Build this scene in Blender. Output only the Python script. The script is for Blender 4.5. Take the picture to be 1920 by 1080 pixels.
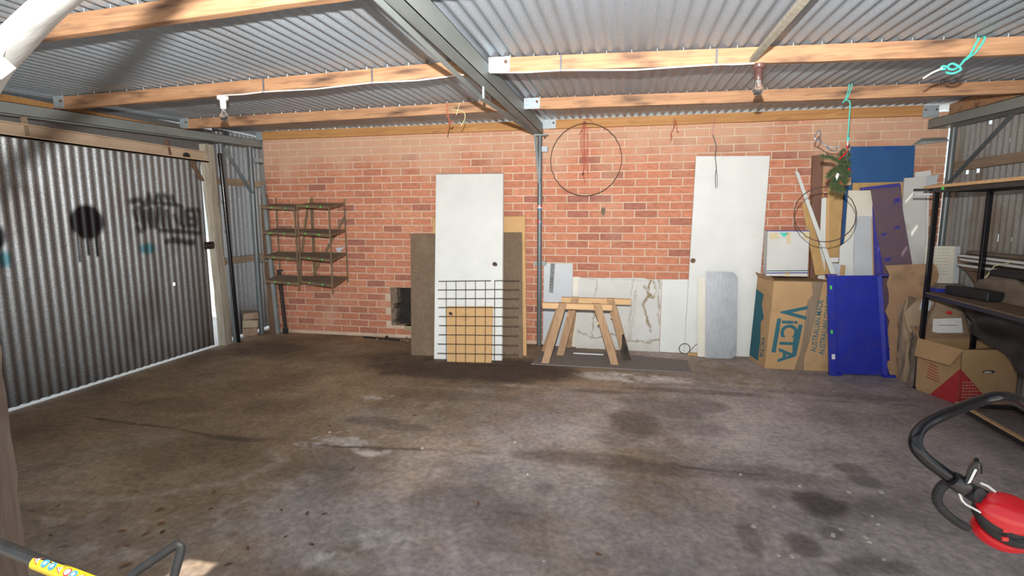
import bpy, bmesh, math, random
import numpy as np
from mathutils import Vector, Matrix
random.seed(7)
S = bpy.context.scene
COL = S.collection
for o in list(bpy.data.objects): bpy.data.objects.remove(o)

# ------------------------------------------------------------ camera, sky, sun, flash, exposure
cam = bpy.data.objects.new('camera', bpy.data.cameras.new('camera')); COL.objects.link(cam)
cam.data.sensor_width = 36; cam.data.lens = 36 * 1000 / 1920; cam.data.clip_start = .02
_yaw, _pit, _rol = .2102, .1331, -.0025
_f = Vector((-math.sin(_yaw) * math.cos(_pit), math.cos(_yaw) * math.cos(_pit), -math.sin(_pit)))
_r = Vector((math.cos(_yaw), math.sin(_yaw), 0)); _u = _r.cross(_f)
_r2 = _r * math.cos(_rol) + _u * math.sin(_rol); _u2 = _u * math.cos(_rol) - _r * math.sin(_rol)
cam.matrix_world = Matrix(((_r2.x, _u2.x, -_f.x, 4.36), (_r2.y, _u2.y, -_f.y, -5.873), (_r2.z, _u2.z, -_f.z, 1.443), (0, 0, 0, 1)))
S.camera = cam

W = bpy.data.worlds.new('sky'); S.world = W; W.use_nodes = True
W.node_tree.nodes['Background'].inputs[0].default_value = (.80, .90, 1, 1)
W.node_tree.nodes['Background'].inputs[1].default_value = 1.12

sun = bpy.data.objects.new('sun', bpy.data.lights.new('sun', 'SUN')); COL.objects.link(sun)
sun.data.energy = 7.5; sun.data.angle = .009; sun.data.color = (1, .95, .87)
sun.rotation_euler = Vector((1.5, -.5, 2.45)).to_track_quat('Z', 'Y').to_euler()

fl = bpy.data.objects.new('camera_flash', bpy.data.lights.new('camera_flash', 'SPOT')); COL.objects.link(fl)
fl.location = (4.34, -5.86, 1.72)
fl.data.energy = 1620; fl.data.shadow_soft_size = .022; fl.data.spot_size = math.radians(130); fl.data.spot_blend = 1.0
fl.data.color = (1, .97, .93)
fl.rotation_euler = Vector((.17, -.90, -.43)).to_track_quat('Z', 'Y').to_euler()

S.view_settings.view_transform = 'Standard'; S.view_settings.look = 'None'
S.view_settings.gamma = 1; S.view_settings.use_curve_mapping = False
S.view_settings.exposure = 0.0

# ------------------------------------------------------------ helpers
LOC = {}
def nrm(v): return Vector(v).normalized()
class G:
    """collects world-space geometry of ONE part"""
    def __init__(s): s.v = []; s.f = []
    def add(s, vs, fs):
        n = len(s.v); s.v += [tuple(v) for v in vs]; s.f += [tuple(i + n for i in f) for f in fs]; return s
    def box(s, x0, y0, z0, x1, y1, z1):
        return s.add([(x0,y0,z0),(x1,y0,z0),(x1,y1,z0),(x0,y1,z0),(x0,y0,z1),(x1,y0,z1),(x1,y1,z1),(x0,y1,z1)],
                     [(0,3,2,1),(4,5,6,7),(0,1,5,4),(1,2,6,5),(2,3,7,6),(3,0,4,7)])
    def hexa(s, o, a, b, c):
        o, a, b, c = map(Vector, (o, a, b, c))
        return s.add([o, o+a, o+a+b, o+b, o+c, o+a+c, o+a+b+c, o+b+c],
                     [(0,3,2,1),(4,5,6,7),(0,1,5,4),(1,2,6,5),(2,3,7,6),(3,0,4,7)])
    def prism(s, pts, off):
        off = Vector(off); p = [Vector(q) for q in pts]; n = len(p)
        return s.add(p + [q + off for q in p], [tuple(range(n)), tuple(range(2*n-1, n-1, -1))] + [(i, i+n, (i+1) % n + n, (i+1) % n) for i in range(n)])
    def bar(s, p, q, w, h, up=(0,0,1)):
        p, q = Vector(p), Vector(q); d = (q-p).normalized(); a = d.cross(Vector(up)).normalized(); b = a.cross(d)
        return s.hexa(p - a*w/2 - b*h/2, a*w, b*h, q-p)
    def tube(s, pts, r, n=8, closed=False, flat=1.0, ref=None):
        P = [Vector(p) for p in pts]; m = len(P)
        R = r if isinstance(r, (list, tuple)) else [r]*m
        vs = []; prev = Vector(ref) if ref else None
        for i in range(m):
            t = (P[(i+1) % m] - P[i-1]) if closed else (P[min(i+1, m-1)] - P[max(i-1, 0)])
            t.normalize()
            if prev is None: prev = t.orthogonal()
            a = (prev - t * prev.dot(t)).normalized(); b = t.cross(a); prev = a
            for k in range(n):
                th = 2*math.pi*k/n
                vs.append(P[i] + a*R[i]*math.cos(th) + b*R[i]*flat*math.sin(th))
        fs = []
        for i in range(m if closed else m-1):
            j = (i+1) % m
            fs += [(i*n+k, i*n+(k+1) % n, j*n+(k+1) % n, j*n+k) for k in range(n)]
        if not closed: fs += [tuple(range(n-1, -1, -1)), tuple(range((m-1)*n, m*n))]
        return s.add(vs, fs)
    def lathe(s, prof, c, axis=(0,0,1), n=16, ea=1, eb=1, ref=None):
        ax = nrm(axis); a = (Vector(ref) - ax*Vector(ref).dot(ax)).normalized() if ref else ax.orthogonal().normalized(); b = ax.cross(a); c = Vector(c)
        vs = []
        for r, h in prof:
            for k in range(n):
                th = 2*math.pi*k/n; vs.append(c + ax*h + a*r*ea*math.cos(th) + b*r*eb*math.sin(th))
        m = len(prof)
        fs = [(i*n+k, i*n+(k+1) % n, (i+1)*n+(k+1) % n, (i+1)*n+k) for i in range(m-1) for k in range(n)]
        fs += [tuple(range(n-1, -1, -1)), tuple(range((m-1)*n, m*n))]
        return s.add(vs, fs)
    def build(s, name, mat, parent=None, smooth=False, bevel=0, kind=None):
        me = bpy.data.meshes.new(name)
        root = parent
        while root is not None and root.parent is not None: root = root.parent
        L = LOC.get(root.name, (0,0,0)) if root else (0,0,0)
        me.from_pydata([(x-L[0], y-L[1], z-L[2]) for x, y, z in s.v], [], s.f)
        me.materials.append(mat)
        if smooth:
            me.polygons.foreach_set('use_smooth', [True]*len(me.polygons))
            me.set_sharp_from_angle(angle=math.radians(50))
        o = bpy.data.objects.new(name, me); COL.objects.link(o)
        if parent: o.parent = parent
        else: LOC[o.name] = (0,0,0)
        if bevel:
            bm = bmesh.new(); bm.from_mesh(me)
            bm.normal_update()
            es = [e for e in bm.edges if len(e.link_faces) == 2 and e.calc_face_angle(0) > .6]
            bmesh.ops.bevel(bm, geom=es, offset=bevel, segments=1, affect='EDGES', clamp_overlap=True); bm.to_mesh(me); bm.free()
        if kind: o['kind'] = kind
        return o
def thing(name, label, cat, loc, group=None):
    o = bpy.data.objects.new(name, None); COL.objects.link(o); o.location = loc; o.empty_display_size = .05
    LOC[o.name] = tuple(loc); o['label'] = label; o['category'] = cat
    if group: o['group'] = group
    return o
def tag(o, label, cat, group=None):
    o['label'] = label; o['category'] = cat
    if group: o['group'] = group
    return o
def setting(name, loc=(0,0,0)):
    o = bpy.data.objects.new(name, None); COL.objects.link(o); o.location = loc; LOC[o.name] = tuple(loc); o['kind'] = 'structure'; return o
def lab(o, l): o['label'] = l; return o

def fbm(x, y, sc, seed, octv=4):
    rng = np.random.RandomState(seed); out = np.zeros_like(x); amp = 1; tot = 0
    for k in range(octv):
        T = rng.rand(256, 256); X = x*sc; Y = y*sc
        xi = np.floor(X).astype(int); yi = np.floor(Y).astype(int); fx = X-xi; fy = Y-yi
        fx = fx*fx*(3-2*fx); fy = fy*fy*(3-2*fy)
        g = lambda i, j: T[(xi+i) % 256, (yi+j) % 256]
        out += amp*((g(0,0)*(1-fx)+g(1,0)*fx)*(1-fy)+(g(0,1)*(1-fx)+g(1,1)*fx)*fy); tot += amp
        amp *= .5; sc *= 2.1
    return out/tot

# ------------------------------------------------------------ materials
def lin(c): return tuple(((v/12.92) if v <= .04045 else ((v+.055)/1.055)**2.4) for v in c)
def rgb(r, g, b): return lin((r/255, g/255, b/255))
def mat(name, c1, c2=None, rough=.7, metal=0., scale=(8,8,8), detail=5, lo=.35, hi=.65, bump=0., bscale=None, c3=None, s3=None, t3=(.55,.7), spec=.5, coord='Object', attr=None, rnd=None, dist=0.):
    m = bpy.data.materials.new(name); m.use_nodes = True; nt = m.node_tree; N = nt.nodes; Lk = nt.links
    b = N['Principled BSDF']; b.inputs['Roughness'].default_value = rough; b.inputs['Metallic'].default_value = metal
    b.inputs['Specular IOR Level'].default_value = spec
    tc = N.new('ShaderNodeTexCoord')
    def noise(sc, det, ds=0.):
        mp = N.new('ShaderNodeMapping'); mp.inputs['Scale'].default_value = sc; Lk.new(tc.outputs[coord], mp.inputs[0])
        n = N.new('ShaderNodeTexNoise'); n.inputs['Scale'].default_value = 1; n.inputs['Detail'].default_value = det; n.inputs['Distortion'].default_value = ds
        Lk.new(mp.outputs[0], n.inputs[0]); return n
    def ramp(src, a, z):
        r = N.new('ShaderNodeMapRange'); r.inputs[1].default_value = a; r.inputs[2].default_value = z; Lk.new(src, r.inputs[0]); return r.outputs[0]
    def mix(f, A, B):
        x = N.new('ShaderNodeMix'); x.data_type = 'RGBA'
        if isinstance(f, float): x.inputs[0].default_value = f
        else: Lk.new(f, x.inputs[0])
        for i, q in ((6, A), (7, B)):
            if isinstance(q, tuple): x.inputs[i].default_value = (*q, 1)
            else: Lk.new(q, x.inputs[i])
        return x.outputs[2]
    cur = tuple(c1)
    n1 = None
    if c2 is not None:
        n1 = noise(scale, detail, dist); cur = mix(ramp(n1.outputs[0], lo, hi), cur, tuple(c2))
    if rnd is not None:
        oi = N.new('ShaderNodeObjectInfo'); src = oi.outputs['Random']
        cr = N.new('ShaderNodeValToRGB'); cr.color_ramp.interpolation = 'LINEAR'
        els = cr.color_ramp.elements
        while len(els) < len(rnd): els.new(.5)
        for i, c in enumerate(rnd): els[i].position = i/(len(rnd)-1); els[i].color = (*c, 1)
        if attr == 'rnd':
            at = N.new('ShaderNodeAttribute'); at.attribute_name = 'rnd'; src = at.outputs['Fac']
        Lk.new(src, cr.inputs[0])
        if n1:
            mm = N.new('ShaderNodeMix'); mm.data_type = 'RGBA'; mm.blend_type = 'MULTIPLY'; mm.inputs[0].default_value = 1
            Lk.new(cr.outputs[0], mm.inputs[6]); Lk.new(cur, mm.inputs[7]); cur = mm.outputs[2]
        else: cur = cr.outputs[0]
    if c3 is not None:
        n3 = noise(s3 or (3,3,3), 6); cur = mix(ramp(n3.outputs[0], *t3), cur, tuple(c3))
    m['_'] = 0
    if isinstance(cur, tuple): b.inputs['Base Color'].default_value = (*cur, 1)
    else: Lk.new(cur, b.inputs['Base Color'])
    if bump:
        nb = noise(bscale or scale, 6); bp = N.new('ShaderNodeBump'); bp.inputs['Strength'].default_value = bump; bp.inputs['Distance'].default_value = .01
        Lk.new(nb.outputs[0], bp.inputs['Height']); Lk.new(bp.outputs[0], b.inputs['Normal'])
    m['base'] = 1
    m.cycles  # cycles renderer settings untouched
    return m
def base_link(m):
    b = m.node_tree.nodes['Principled BSDF']; return b
def overlay_attr(m, name, col, k=1.0):
    """paint / stain / tone: colour attribute laid over the base colour"""
    nt = m.node_tree; b = nt.nodes['Principled BSDF']; x = nt.nodes.new('ShaderNodeMix'); x.data_type = 'RGBA'
    at = nt.nodes.new('ShaderNodeAttribute'); at.attribute_name = name
    src = b.inputs['Base Color'].links[0].from_socket if b.inputs['Base Color'].links else None
    if src: nt.links.new(src, x.inputs[6])
    else: x.inputs[6].default_value = b.inputs['Base Color'].default_value
    x.inputs[7].default_value = (*col, 1)
    mu = nt.nodes.new('ShaderNodeMath'); mu.operation = 'MULTIPLY'; mu.inputs[1].default_value = k; mu.use_clamp = True
    nt.links.new(at.outputs['Fac'], mu.inputs[0]); nt.links.new(mu.outputs[0], x.inputs[0]); nt.links.new(x.outputs[2], b.inputs['Base Color'])
    return m

BR = [(.31,.125,.095),(.43,.17,.105),(.50,.20,.12),(.54,.22,.13),(.50,.20,.12),(.45,.175,.105),(.56,.245,.145)]
M = {}
def brick_mat(name, attr):
    m = bpy.data.materials.new(name); m.use_nodes = True; nt = m.node_tree; N = nt.nodes; L = nt.links; b = N['Principled BSDF']; b.inputs['Roughness'].default_value = .92
    geo = N.new('ShaderNodeNewGeometry')
    def noise(sc, det=5):
        mp = N.new('ShaderNodeVectorMath'); mp.operation = 'MULTIPLY'; mp.inputs[1].default_value = sc; L.new(geo.outputs['Position'], mp.inputs[0])
        n = N.new('ShaderNodeTexNoise'); n.inputs['Scale'].default_value = 1; n.inputs['Detail'].default_value = det; L.new(mp.outputs[0], n.inputs[0]); return n.outputs[0]
    def rng_(src, a, z, c=0., d=1.):
        r = N.new('ShaderNodeMapRange'); r.inputs[1].default_value = a; r.inputs[2].default_value = z; r.inputs[3].default_value = c; r.inputs[4].default_value = d; L.new(src, r.inputs[0]); return r.outputs[0]
    cr = N.new('ShaderNodeValToRGB'); els = cr.color_ramp.elements
    while len(els) < len(BR): els.new(.5)
    for i, c in enumerate(BR): els[i].position = i/(len(BR)-1); els[i].color = (*c, 1)
    if attr: a = N.new('ShaderNodeAttribute'); a.attribute_name = 'rnd'; L.new(a.outputs['Fac'], cr.inputs[0])
    else: L.new(N.new('ShaderNodeObjectInfo').outputs['Random'], cr.inputs[0])
    sc = N.new('ShaderNodeVectorMath'); sc.operation = 'SCALE'; L.new(cr.outputs[0], sc.inputs[0]); L.new(rng_(noise((16,16,40)), .3, .7, .78, 1.15), sc.inputs['Scale'])
    # lime smeared over the brick faces, thickest in the courses under the wall plate
    sep = N.new('ShaderNodeSeparateXYZ'); L.new(geo.outputs['Position'], sep.inputs[0])
    ad = N.new('ShaderNodeMath'); ad.operation = 'ADD'; L.new(noise((2.0,2.0,1.1), 7), ad.inputs[0]); L.new(rng_(sep.outputs['Z'], 1.72, 2.25, 0, .34), ad.inputs[1])
    f = rng_(ad.outputs[0], .60, .84, 0, .86)
    mx = N.new('ShaderNodeMix'); mx.data_type = 'RGBA'; L.new(f, mx.inputs[0]); L.new(sc.outputs[0], mx.inputs[6]); mx.inputs[7].default_value = (.54,.335,.225,1)
    L.new(mx.outputs[2], b.inputs['Base Color'])
    bp = N.new('ShaderNodeBump'); bp.inputs['Strength'].default_value = .25; bp.inputs['Distance'].default_value = .01; L.new(noise((90,90,90)), bp.inputs['Height']); L.new(bp.outputs[0], b.inputs['Normal'])
    return m
M['brick'] = brick_mat('brick', 0); M['brick_far'] = brick_mat('brick_far', 1)
M['mortar'] = mat('mortar', (.62,.475,.36), (.52,.38,.28), .95, scale=(6,6,6), bump=.3, bscale=(80,80,80))
M['old_brick'] = mat('old_brick', (.26,.16,.11), (.34,.26,.18), .95, scale=(12,12,12), bump=.4)
M['sand_brick'] = mat('sand_brick', (.42,.34,.22), (.3,.24,.16), .95, scale=(60,60,60), bump=.4)
M['rubble'] = mat('rubble', (.24,.18,.13), (.12,.09,.07), .95, scale=(20,20,20), bump=.8)
M['flue_black'] = mat('flue_black', (.018,.014,.012), (.03,.024,.02), .95, scale=(9,9,9))
M['roof'] = mat('roof_zinc', (.27,.315,.36), (.36,.405,.45), .45, .3, scale=(120,120,120), detail=2, bump=.03, bscale=(160,160,160), c3=(.25,.24,.235), s3=(1.6,.5,1), t3=(.5,.75))
M['zinc'] = mat('wall_zinc', (.20,.208,.215), (.43,.45,.465), .46, .62, scale=(110,110,110), detail=2, lo=.3, hi=.7, bump=.06, bscale=(140,140,140), c3=(.15,.13,.115), s3=(6,2.5,1.3), t3=(.56,.8))
overlay_attr(M['zinc'], 'dirt_tone', (.10,.08,.065), .8)
overlay_attr(M['zinc'], 'paint', (.012,.012,.014)); overlay_attr(M['zinc'], 'cyan', (.03,.16,.2))
M['zinc_r'] = mat('right_zinc', (.30,.29,.275), (.40,.40,.39), .5, .35, scale=(110,110,110), detail=2, c3=(.2,.155,.11), s3=(2,3,1.2), t3=(.45,.68))
M['purlin'] = mat('purlin_timber', (.33,.165,.082), (.47,.27,.145), .75, scale=(1.6,44,30), dist=1.8, lo=.3, hi=.7, bump=.08, c3=(.085,.045,.03), s3=(2.6,9,13), t3=(.50,.74))
M['plate'] = mat('plate_timber', (.36,.17,.055), (.46,.24,.085), .75, scale=(1.6,40,26), dist=1.2, bump=.06, c3=(.16,.08,.04), s3=(3,12,16), t3=(.64,.82))
M['pale_timber'] = mat('pale_timber', (.58,.35,.17), (.68,.45,.24), .75, scale=(3,40,40), dist=1.5, bump=.05)
M['leg_timber'] = mat('leg_timber', (.33,.20,.11), (.42,.27,.155), .8, scale=(30,30,3), dist=1.2, bump=.08, c3=(.19,.115,.07), s3=(9,9,3), t3=(.6,.8))
M['char'] = mat('charred_timber', (.02,.016,.014), (.06,.045,.035), .9, scale=(20,20,8))
M['grey_timber'] = mat('grey_timber', (.40,.37,.30), (.30,.26,.20), .85, scale=(30,30,2.5), dist=1, bump=.15, c3=(.20,.14,.09), s3=(10,10,2), t3=(.58,.75))
M['dark_timber'] = mat('dark_timber', (.12,.072,.045), (.18,.11,.07), .85, scale=(25,25,3), bump=.2)
M['girt'] = mat('girt_timber', (.22,.15,.10), (.30,.22,.15), .85, scale=(25,2.5,25), bump=.1)
M['steel'] = mat('grey_steel', (.19,.215,.21), (.235,.26,.25), .5, .15, scale=(9,3,9), bump=.03, c3=(.21,.205,.19), s3=(30,12,30), t3=(.62,.75))
M['post_steel'] = mat('post_steel', (.105,.125,.13), (.14,.16,.165), .4, .2, scale=(9,9,3))
M['cleat'] = mat('galvanised_plate', (.30,.36,.40), (.37,.42,.45), .5, .3, scale=(60,60,60))
M['rust'] = mat('rust', (.16,.07,.035), (.10,.05,.03), .8, scale=(50,50,50))
M['beige'] = mat('beige_rail', (.44,.33,.23), (.50,.38,.27), .5, scale=(4,4,4), c3=(.24,.18,.13), s3=(8,3,8), t3=(.6,.8))
M['white'] = mat('white_paint', (.66,.68,.66), (.61,.625,.61), .6, scale=(4,4,4), c3=(.55,.52,.46), s3=(9,9,7), t3=(.70,.85))
M['white2'] = mat('white_board', (.58,.585,.56), (.53,.53,.51), .65, scale=(5,5,5), c3=(.42,.36,.26), s3=(3.5,3.5,3.5), t3=(.62,.80))
M['cream'] = mat('cream_board', (.64,.60,.50), (.70,.68,.60), .6, scale=(5,5,5))
M['grey_board'] = mat('grey_board', (.50,.53,.56), (.45,.48,.51), .5, scale=(3,3,3))
M['hardboard'] = mat('hardboard', (.13,.088,.055), (.165,.112,.07), .75, scale=(60,60,6), c3=(.21,.145,.09), s3=(4,4,4), t3=(.55,.8))
M['particle'] = mat('particleboard', (.50,.30,.13), (.60,.38,.18), .85, scale=(160,160,160), detail=2, c3=(.42,.24,.10), s3=(5,5,5), t3=(.55,.75))
M['ply'] = mat('tan_ply', (.42,.26,.10), (.48,.31,.13), .8, scale=(40,40,5), bump=.03)
M['card'] = mat('cardboard', (.42,.26,.125), (.46,.295,.15), .9, scale=(4,4,4), c3=(.34,.21,.11), s3=(5,5,5), t3=(.58,.75))
M['card_old'] = mat('old_cardboard', (.33,.20,.115), (.38,.235,.135), .9, scale=(7,7,7), c3=(.22,.145,.09), s3=(6,6,6), t3=(.55,.72))
M['tape'] = mat('brown_tape', (.22,.155,.10), (.26,.185,.125), .22, scale=(40,40,3), bump=.1)
M['kraft'] = mat('kraft_paper', (.34,.245,.155), (.28,.20,.13), .9, scale=(6,6,6), bump=.15, bscale=(14,14,14))
M['teal_ink'] = mat('teal_ink', (.022,.115,.15), (.03,.13,.165), .85, scale=(60,60,60))
M['red_ink'] = mat('red_ink', (.42,.03,.03), (.36,.025,.028), .85, scale=(20,20,20))
M['pink_ink'] = mat('faded_ink', (.48,.22,.15), (.50,.26,.17), .9, scale=(50,50,50))
M['blue'] = mat('blue_steel', (.012,.022,.30), (.016,.028,.34), .38, scale=(5,5,5), c3=(.05,.045,.22), s3=(9,9,9), t3=(.52,.9), spec=.6)
M['dusty_blue'] = mat('dusty_blue_steel', (.115,.075,.115), (.135,.085,.10), .85, scale=(7,7,7), c3=(.03,.03,.26), s3=(7,7,9), t3=(.64,.68))
M['blue_trim'] = mat('blue_trim', (.035,.03,.27), (.06,.05,.25), .5, scale=(12,12,12))
M['blue_board'] = mat('blue_board', (.014,.075,.22), (.02,.09,.25), .7, scale=(6,6,6), c3=(.012,.06,.24), s3=(3,3,3), t3=(.55,.6))
M['brown_lam'] = mat('brown_laminate', (.15,.07,.045), (.19,.09,.06), .45, scale=(30,30,3))
M['alu'] = mat('aluminium', (.25,.265,.285), (.30,.315,.33), .45, .45, scale=(90,90,3), c3=(.20,.21,.23), s3=(6,6,6), t3=(.5,.8))
M['rubber'] = mat('mat_rubber', (.185,.158,.145), (.215,.185,.168), .9, scale=(30,30,30), bump=.1)
M['black'] = mat('black_metal', (.012,.012,.014), (.025,.024,.024), .35, scale=(20,20,20))
M['black_gloss'] = mat('black_gloss', (.006,.006,.008), (.02,.019,.02), .2, .0, scale=(70,70,70), spec=.4, lo=.6, hi=.75)
M['black_rub'] = mat('black_rubber', (.010,.010,.011), (.018,.018,.019), .6, scale=(30,30,30))
M['tarp'] = mat('black_tarpaulin', (.022,.02,.02), (.045,.04,.036), .55, scale=(6,6,6), bump=.2)
M['dust'] = mat('dusty_cloth', (.20,.155,.115), (.15,.115,.085), .95, scale=(10,10,10), bump=.2)
M['red'] = mat('red_plastic', (.62,.008,.014), (.58,.008,.014), .25, scale=(5,5,5), spec=.6)
M['yellow'] = mat('yellow_label', (.70,.52,.01), (.64,.46,.02), .4, scale=(6,6,6))
M['label_w'] = mat('white_print', (.72,.72,.72), (.66,.66,.66), .6, scale=(20,20,20))
M['label_b'] = mat('blue_print', (.05,.22,.50), (.06,.25,.52), .6, scale=(20,20,20))
M['label_r'] = mat('red_print', (.60,.03,.03), (.55,.03,.03), .6, scale=(20,20,20))
M['ink'] = mat('black_print', (.02,.02,.02), (.04,.04,.04), .7, scale=(20,20,20))
M['greydisc'] = mat('grey_tape', (.16,.165,.17), (.20,.205,.21), .5, scale=(30,30,30))
M['wire'] = mat('rusty_wire', (.06,.04,.028), (.09,.06,.04), .7, .2, scale=(40,40,40))
M['tan_metal'] = mat('tan_enamel', (.20,.135,.07), (.16,.11,.065), .6, scale=(12,12,12), c3=(.11,.085,.065), s3=(7,7,7), t3=(.5,.7))
M['tan_dust'] = mat('dusty_shelf', (.20,.145,.10), (.24,.175,.12), .95, scale=(9,9,9))
M['green'] = mat('green_dot', (.06,.60,.06), (.08,.66,.08), .6, scale=(9,9,9))
M['teal'] = mat('teal_rope', (.06,.47,.40), (.10,.58,.50), .7, scale=(90,90,90), bump=.3)
M['twine'] = mat('red_twine', (.46,.11,.065), (.36,.085,.055), .85, scale=(90,90,90), bump=.3)
M['cord_y'] = mat('yellow_cord', (.55,.52,.26), (.62,.60,.34), .8, scale=(80,80,80))
M['pink'] = mat('pink_cord', (.52,.20,.36), (.46,.18,.32), .8, scale=(80,80,80))
M['porcelain'] = mat('white_porcelain', (.80,.80,.77), (.76,.76,.73), .25, scale=(5,5,5))
M['bakelite'] = mat('brown_bakelite', (.09,.045,.04), (.12,.06,.05), .28, scale=(20,20,20))
M['cable'] = mat('white_cable', (.75,.74,.70), (.68,.66,.62), .5, scale=(9,9,9))
M['strap'] = mat('grey_strap', (.09,.09,.10), (.12,.12,.13), .6, scale=(20,20,20))
M['screw'] = mat('screw_tip', (.60,.60,.58), (.7,.7,.68), .4, .5, scale=(20,20,20))
M['needle'] = mat('pine_needles', (.075,.12,.045), (.13,.18,.085), .7, scale=(60,60,60))
M['bark'] = mat('branch_bark', (.14,.08,.05), (.2,.12,.08), .9, scale=(40,40,40))
M['bead_b'] = mat('blue_bead', (.10,.13,.16), (.22,.27,.31), .25, .3, scale=(40,40,40))
M['leaf'] = mat('dry_leaf', (1,1,1), (.7,.7,.7), .8, scale=(40,40,40), rnd=[(.10,.05,.03),(.20,.085,.04),(.28,.12,.05),(.16,.10,.06)])
M['chip'] = mat('pale_chip', (.50,.45,.38), (.62,.58,.52), .9, scale=(40,40,40))
M['pvc'] = mat('white_pipe', (.68,.70,.68), (.58,.60,.58), .55, scale=(14,14,14), bump=.15, c3=(.44,.42,.36), s3=(10,10,10), t3=(.6,.8))
M['post'] = mat('post_timber', (.13,.095,.072), (.18,.135,.105), .9, scale=(30,30,3), dist=1.5, bump=.5, c3=(.11,.075,.055), s3=(12,12,4), t3=(.55,.7))
M['ground'] = mat('outside_ground', (.78,.75,.70), (.70,.67,.62), .95, scale=(2,2,2))
gl = bpy.data.materials.new('clear_glass'); gl.use_nodes = True
_b = gl.node_tree.nodes['Principled BSDF']; _b.inputs['Transmission Weight'].default_value = 1; _b.inputs['Roughness'].default_value = .02; _b.inputs['IOR'].default_value = 1.45
_b.inputs['Base Color'].default_value = (.95,.95,.93,1); M['glass'] = gl

# ------------------------------------------------------------ floor
nx, ny = 560, 436
gx = np.linspace(-.135, 7.5, nx); gy = np.linspace(.12, -6.1, ny)
X, Y = np.meshgrid(gx, gy)
me = bpy.data.meshes.new('floor')
Z = (fbm(X+40, Y+40, 1.2, 3)-.5)*.012*0
vid = np.arange(nx*ny).reshape(ny, nx)
fs = np.stack([vid[:-1,:-1], vid[1:,:-1], vid[1:,1:], vid[:-1,1:]], -1).reshape(-1, 4)
me.from_pydata(np.stack([X, Y, Z], -1).reshape(-1, 3).tolist(), [], fs.tolist())
wob = lambda sc, sd: fbm(X+50, Y+50, sc, sd, 4)-.5
ST = [(2.97,-1.07,1.03,0.40,0.95,'d'),(2.17,-0.88,0.38,0.30,0.60,'d'),(3.55,-1.13,0.54,0.24,0.60,'d'),(4.45,-2.19,0.21,0.22,0.70,'d'),(4.65,-1.83,0.28,0.24,0.60,'d'),(4.31,-2.46,0.14,0.12,0.40,'d'),(4.94,-1.71,0.20,0.15,0.50,'d'),(4.85,-2.16,0.22,0.14,0.40,'d'),(4.16,-2.81,0.64,0.09,0.50,'d'),(4.62,-2.85,0.28,0.08,0.40,'d'),(5.12,-2.81,0.36,0.10,0.45,'d'),(5.36,-3.08,0.12,0.13,0.80,'d'),(5.68,-2.76,0.09,0.09,0.60,'d'),(5.67,-2.63,0.09,0.08,0.50,'d'),(5.17,-3.46,0.07,0.10,0.65,'d'),(5.32,-3.34,0.06,0.06,0.50,'d'),(4.95,-3.46,0.05,0.15,0.50,'d'),(5.43,-3.55,0.13,0.06,0.50,'d'),(5.31,-3.61,0.09,0.05,0.50,'d'),(5.64,-3.09,0.18,0.15,0.35,'d'),(5.81,-2.93,0.08,0.08,0.40,'d'),(5.22,-3.03,0.17,0.08,0.40,'d'),(3.62,-3.47,0.32,0.18,0.35,'d'),(3.88,-3.64,0.17,0.17,0.30,'d'),(3.96,-3.20,0.07,0.07,0.30,'d'),(2.63,-2.52,0.23,0.08,0.50,'d'),(2.89,-2.57,0.19,0.06,0.45,'d'),(0.98,-2.53,0.41,0.14,0.30,'d'),(1.75,-2.37,0.25,0.18,0.30,'d'),(1.87,-2.98,0.21,0.04,0.60,'d'),(6.03,-1.24,0.65,0.08,0.35,'d'),(4.94,-1.39,0.53,0.06,0.50,'d'),(4.20,-1.54,0.26,0.05,0.50,'d'),(5.87,-3.05,0.21,0.24,0.30,'d'),(7.10,-1.27,0.24,0.31,0.40,'d'),(0.52,-0.83,0.41,0.32,0.40,'d'),(2.88,-1.88,0.65,0.12,0.35,'d'),(4.42,-1.09,0.46,0.13,0.9,'l'),(4.75,-1.09,0.24,0.11,0.7,'l'),(2.63,-2.89,0.21,0.09,0.60,'l'),(2.84,-3.01,0.10,0.04,0.90,'l'),(2.40,-2.05,0.13,0.05,0.50,'l'),(2.79,-2.59,0.11,0.06,0.35,'l'),(3.62,-1.52,0.36,0.06,0.30,'l'),(3.25,-3.82,0.10,0.05,0.80,'l'),(3.23,-4.01,0.09,0.07,0.40,'l'),(3.48,-3.99,0.09,0.03,0.30,'l'),(2.55,-3.74,0.18,0.22,0.25,'l'),(2.61,-3.52,0.14,0.18,0.25,'l'),(4.18,-3.07,0.18,0.12,0.30,'l'),(5.53,-3.30,0.15,0.15,0.20,'l'),(1.75,-3.91,0.16,0.12,0.20,'l'),(2.27,-4.14,0.28,0.05,0.20,'l'),(4.03,-3.04,0.06,0.04,0.40,'l'),(2.89,-2.14,0.16,0.10,0.20,'l'),(5.41,-1.08,0.28,0.13,0.30,'l')]
dark = np.zeros_like(X); light = np.zeros_like(X)
wx = wob(3, 11)*.5 + wob(9, 12)*.3 + wob(26, 15)*.16; wy = wob(3, 13)*.5 + wob(9, 14)*.3 + wob(26, 16)*.16
for cx, cy, rx, ry, a, k in ST:
    d = np.sqrt(((X-cx)/rx + wx*1.3)**2 + ((Y-cy)/ry + wy*1.3)**2)
    e = a/(1+np.exp(np.clip((d-1)*(11 if k == 'd' else 8), -60, 60)))
    if k == 'l': e = e*np.clip((fbm(X+9, Y+9, 14, 31, 4)-.36)*4.5, 0, 1)
    if k == 'd': dark = np.maximum(dark, e)
    else: light = np.maximum(light, e)
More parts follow.
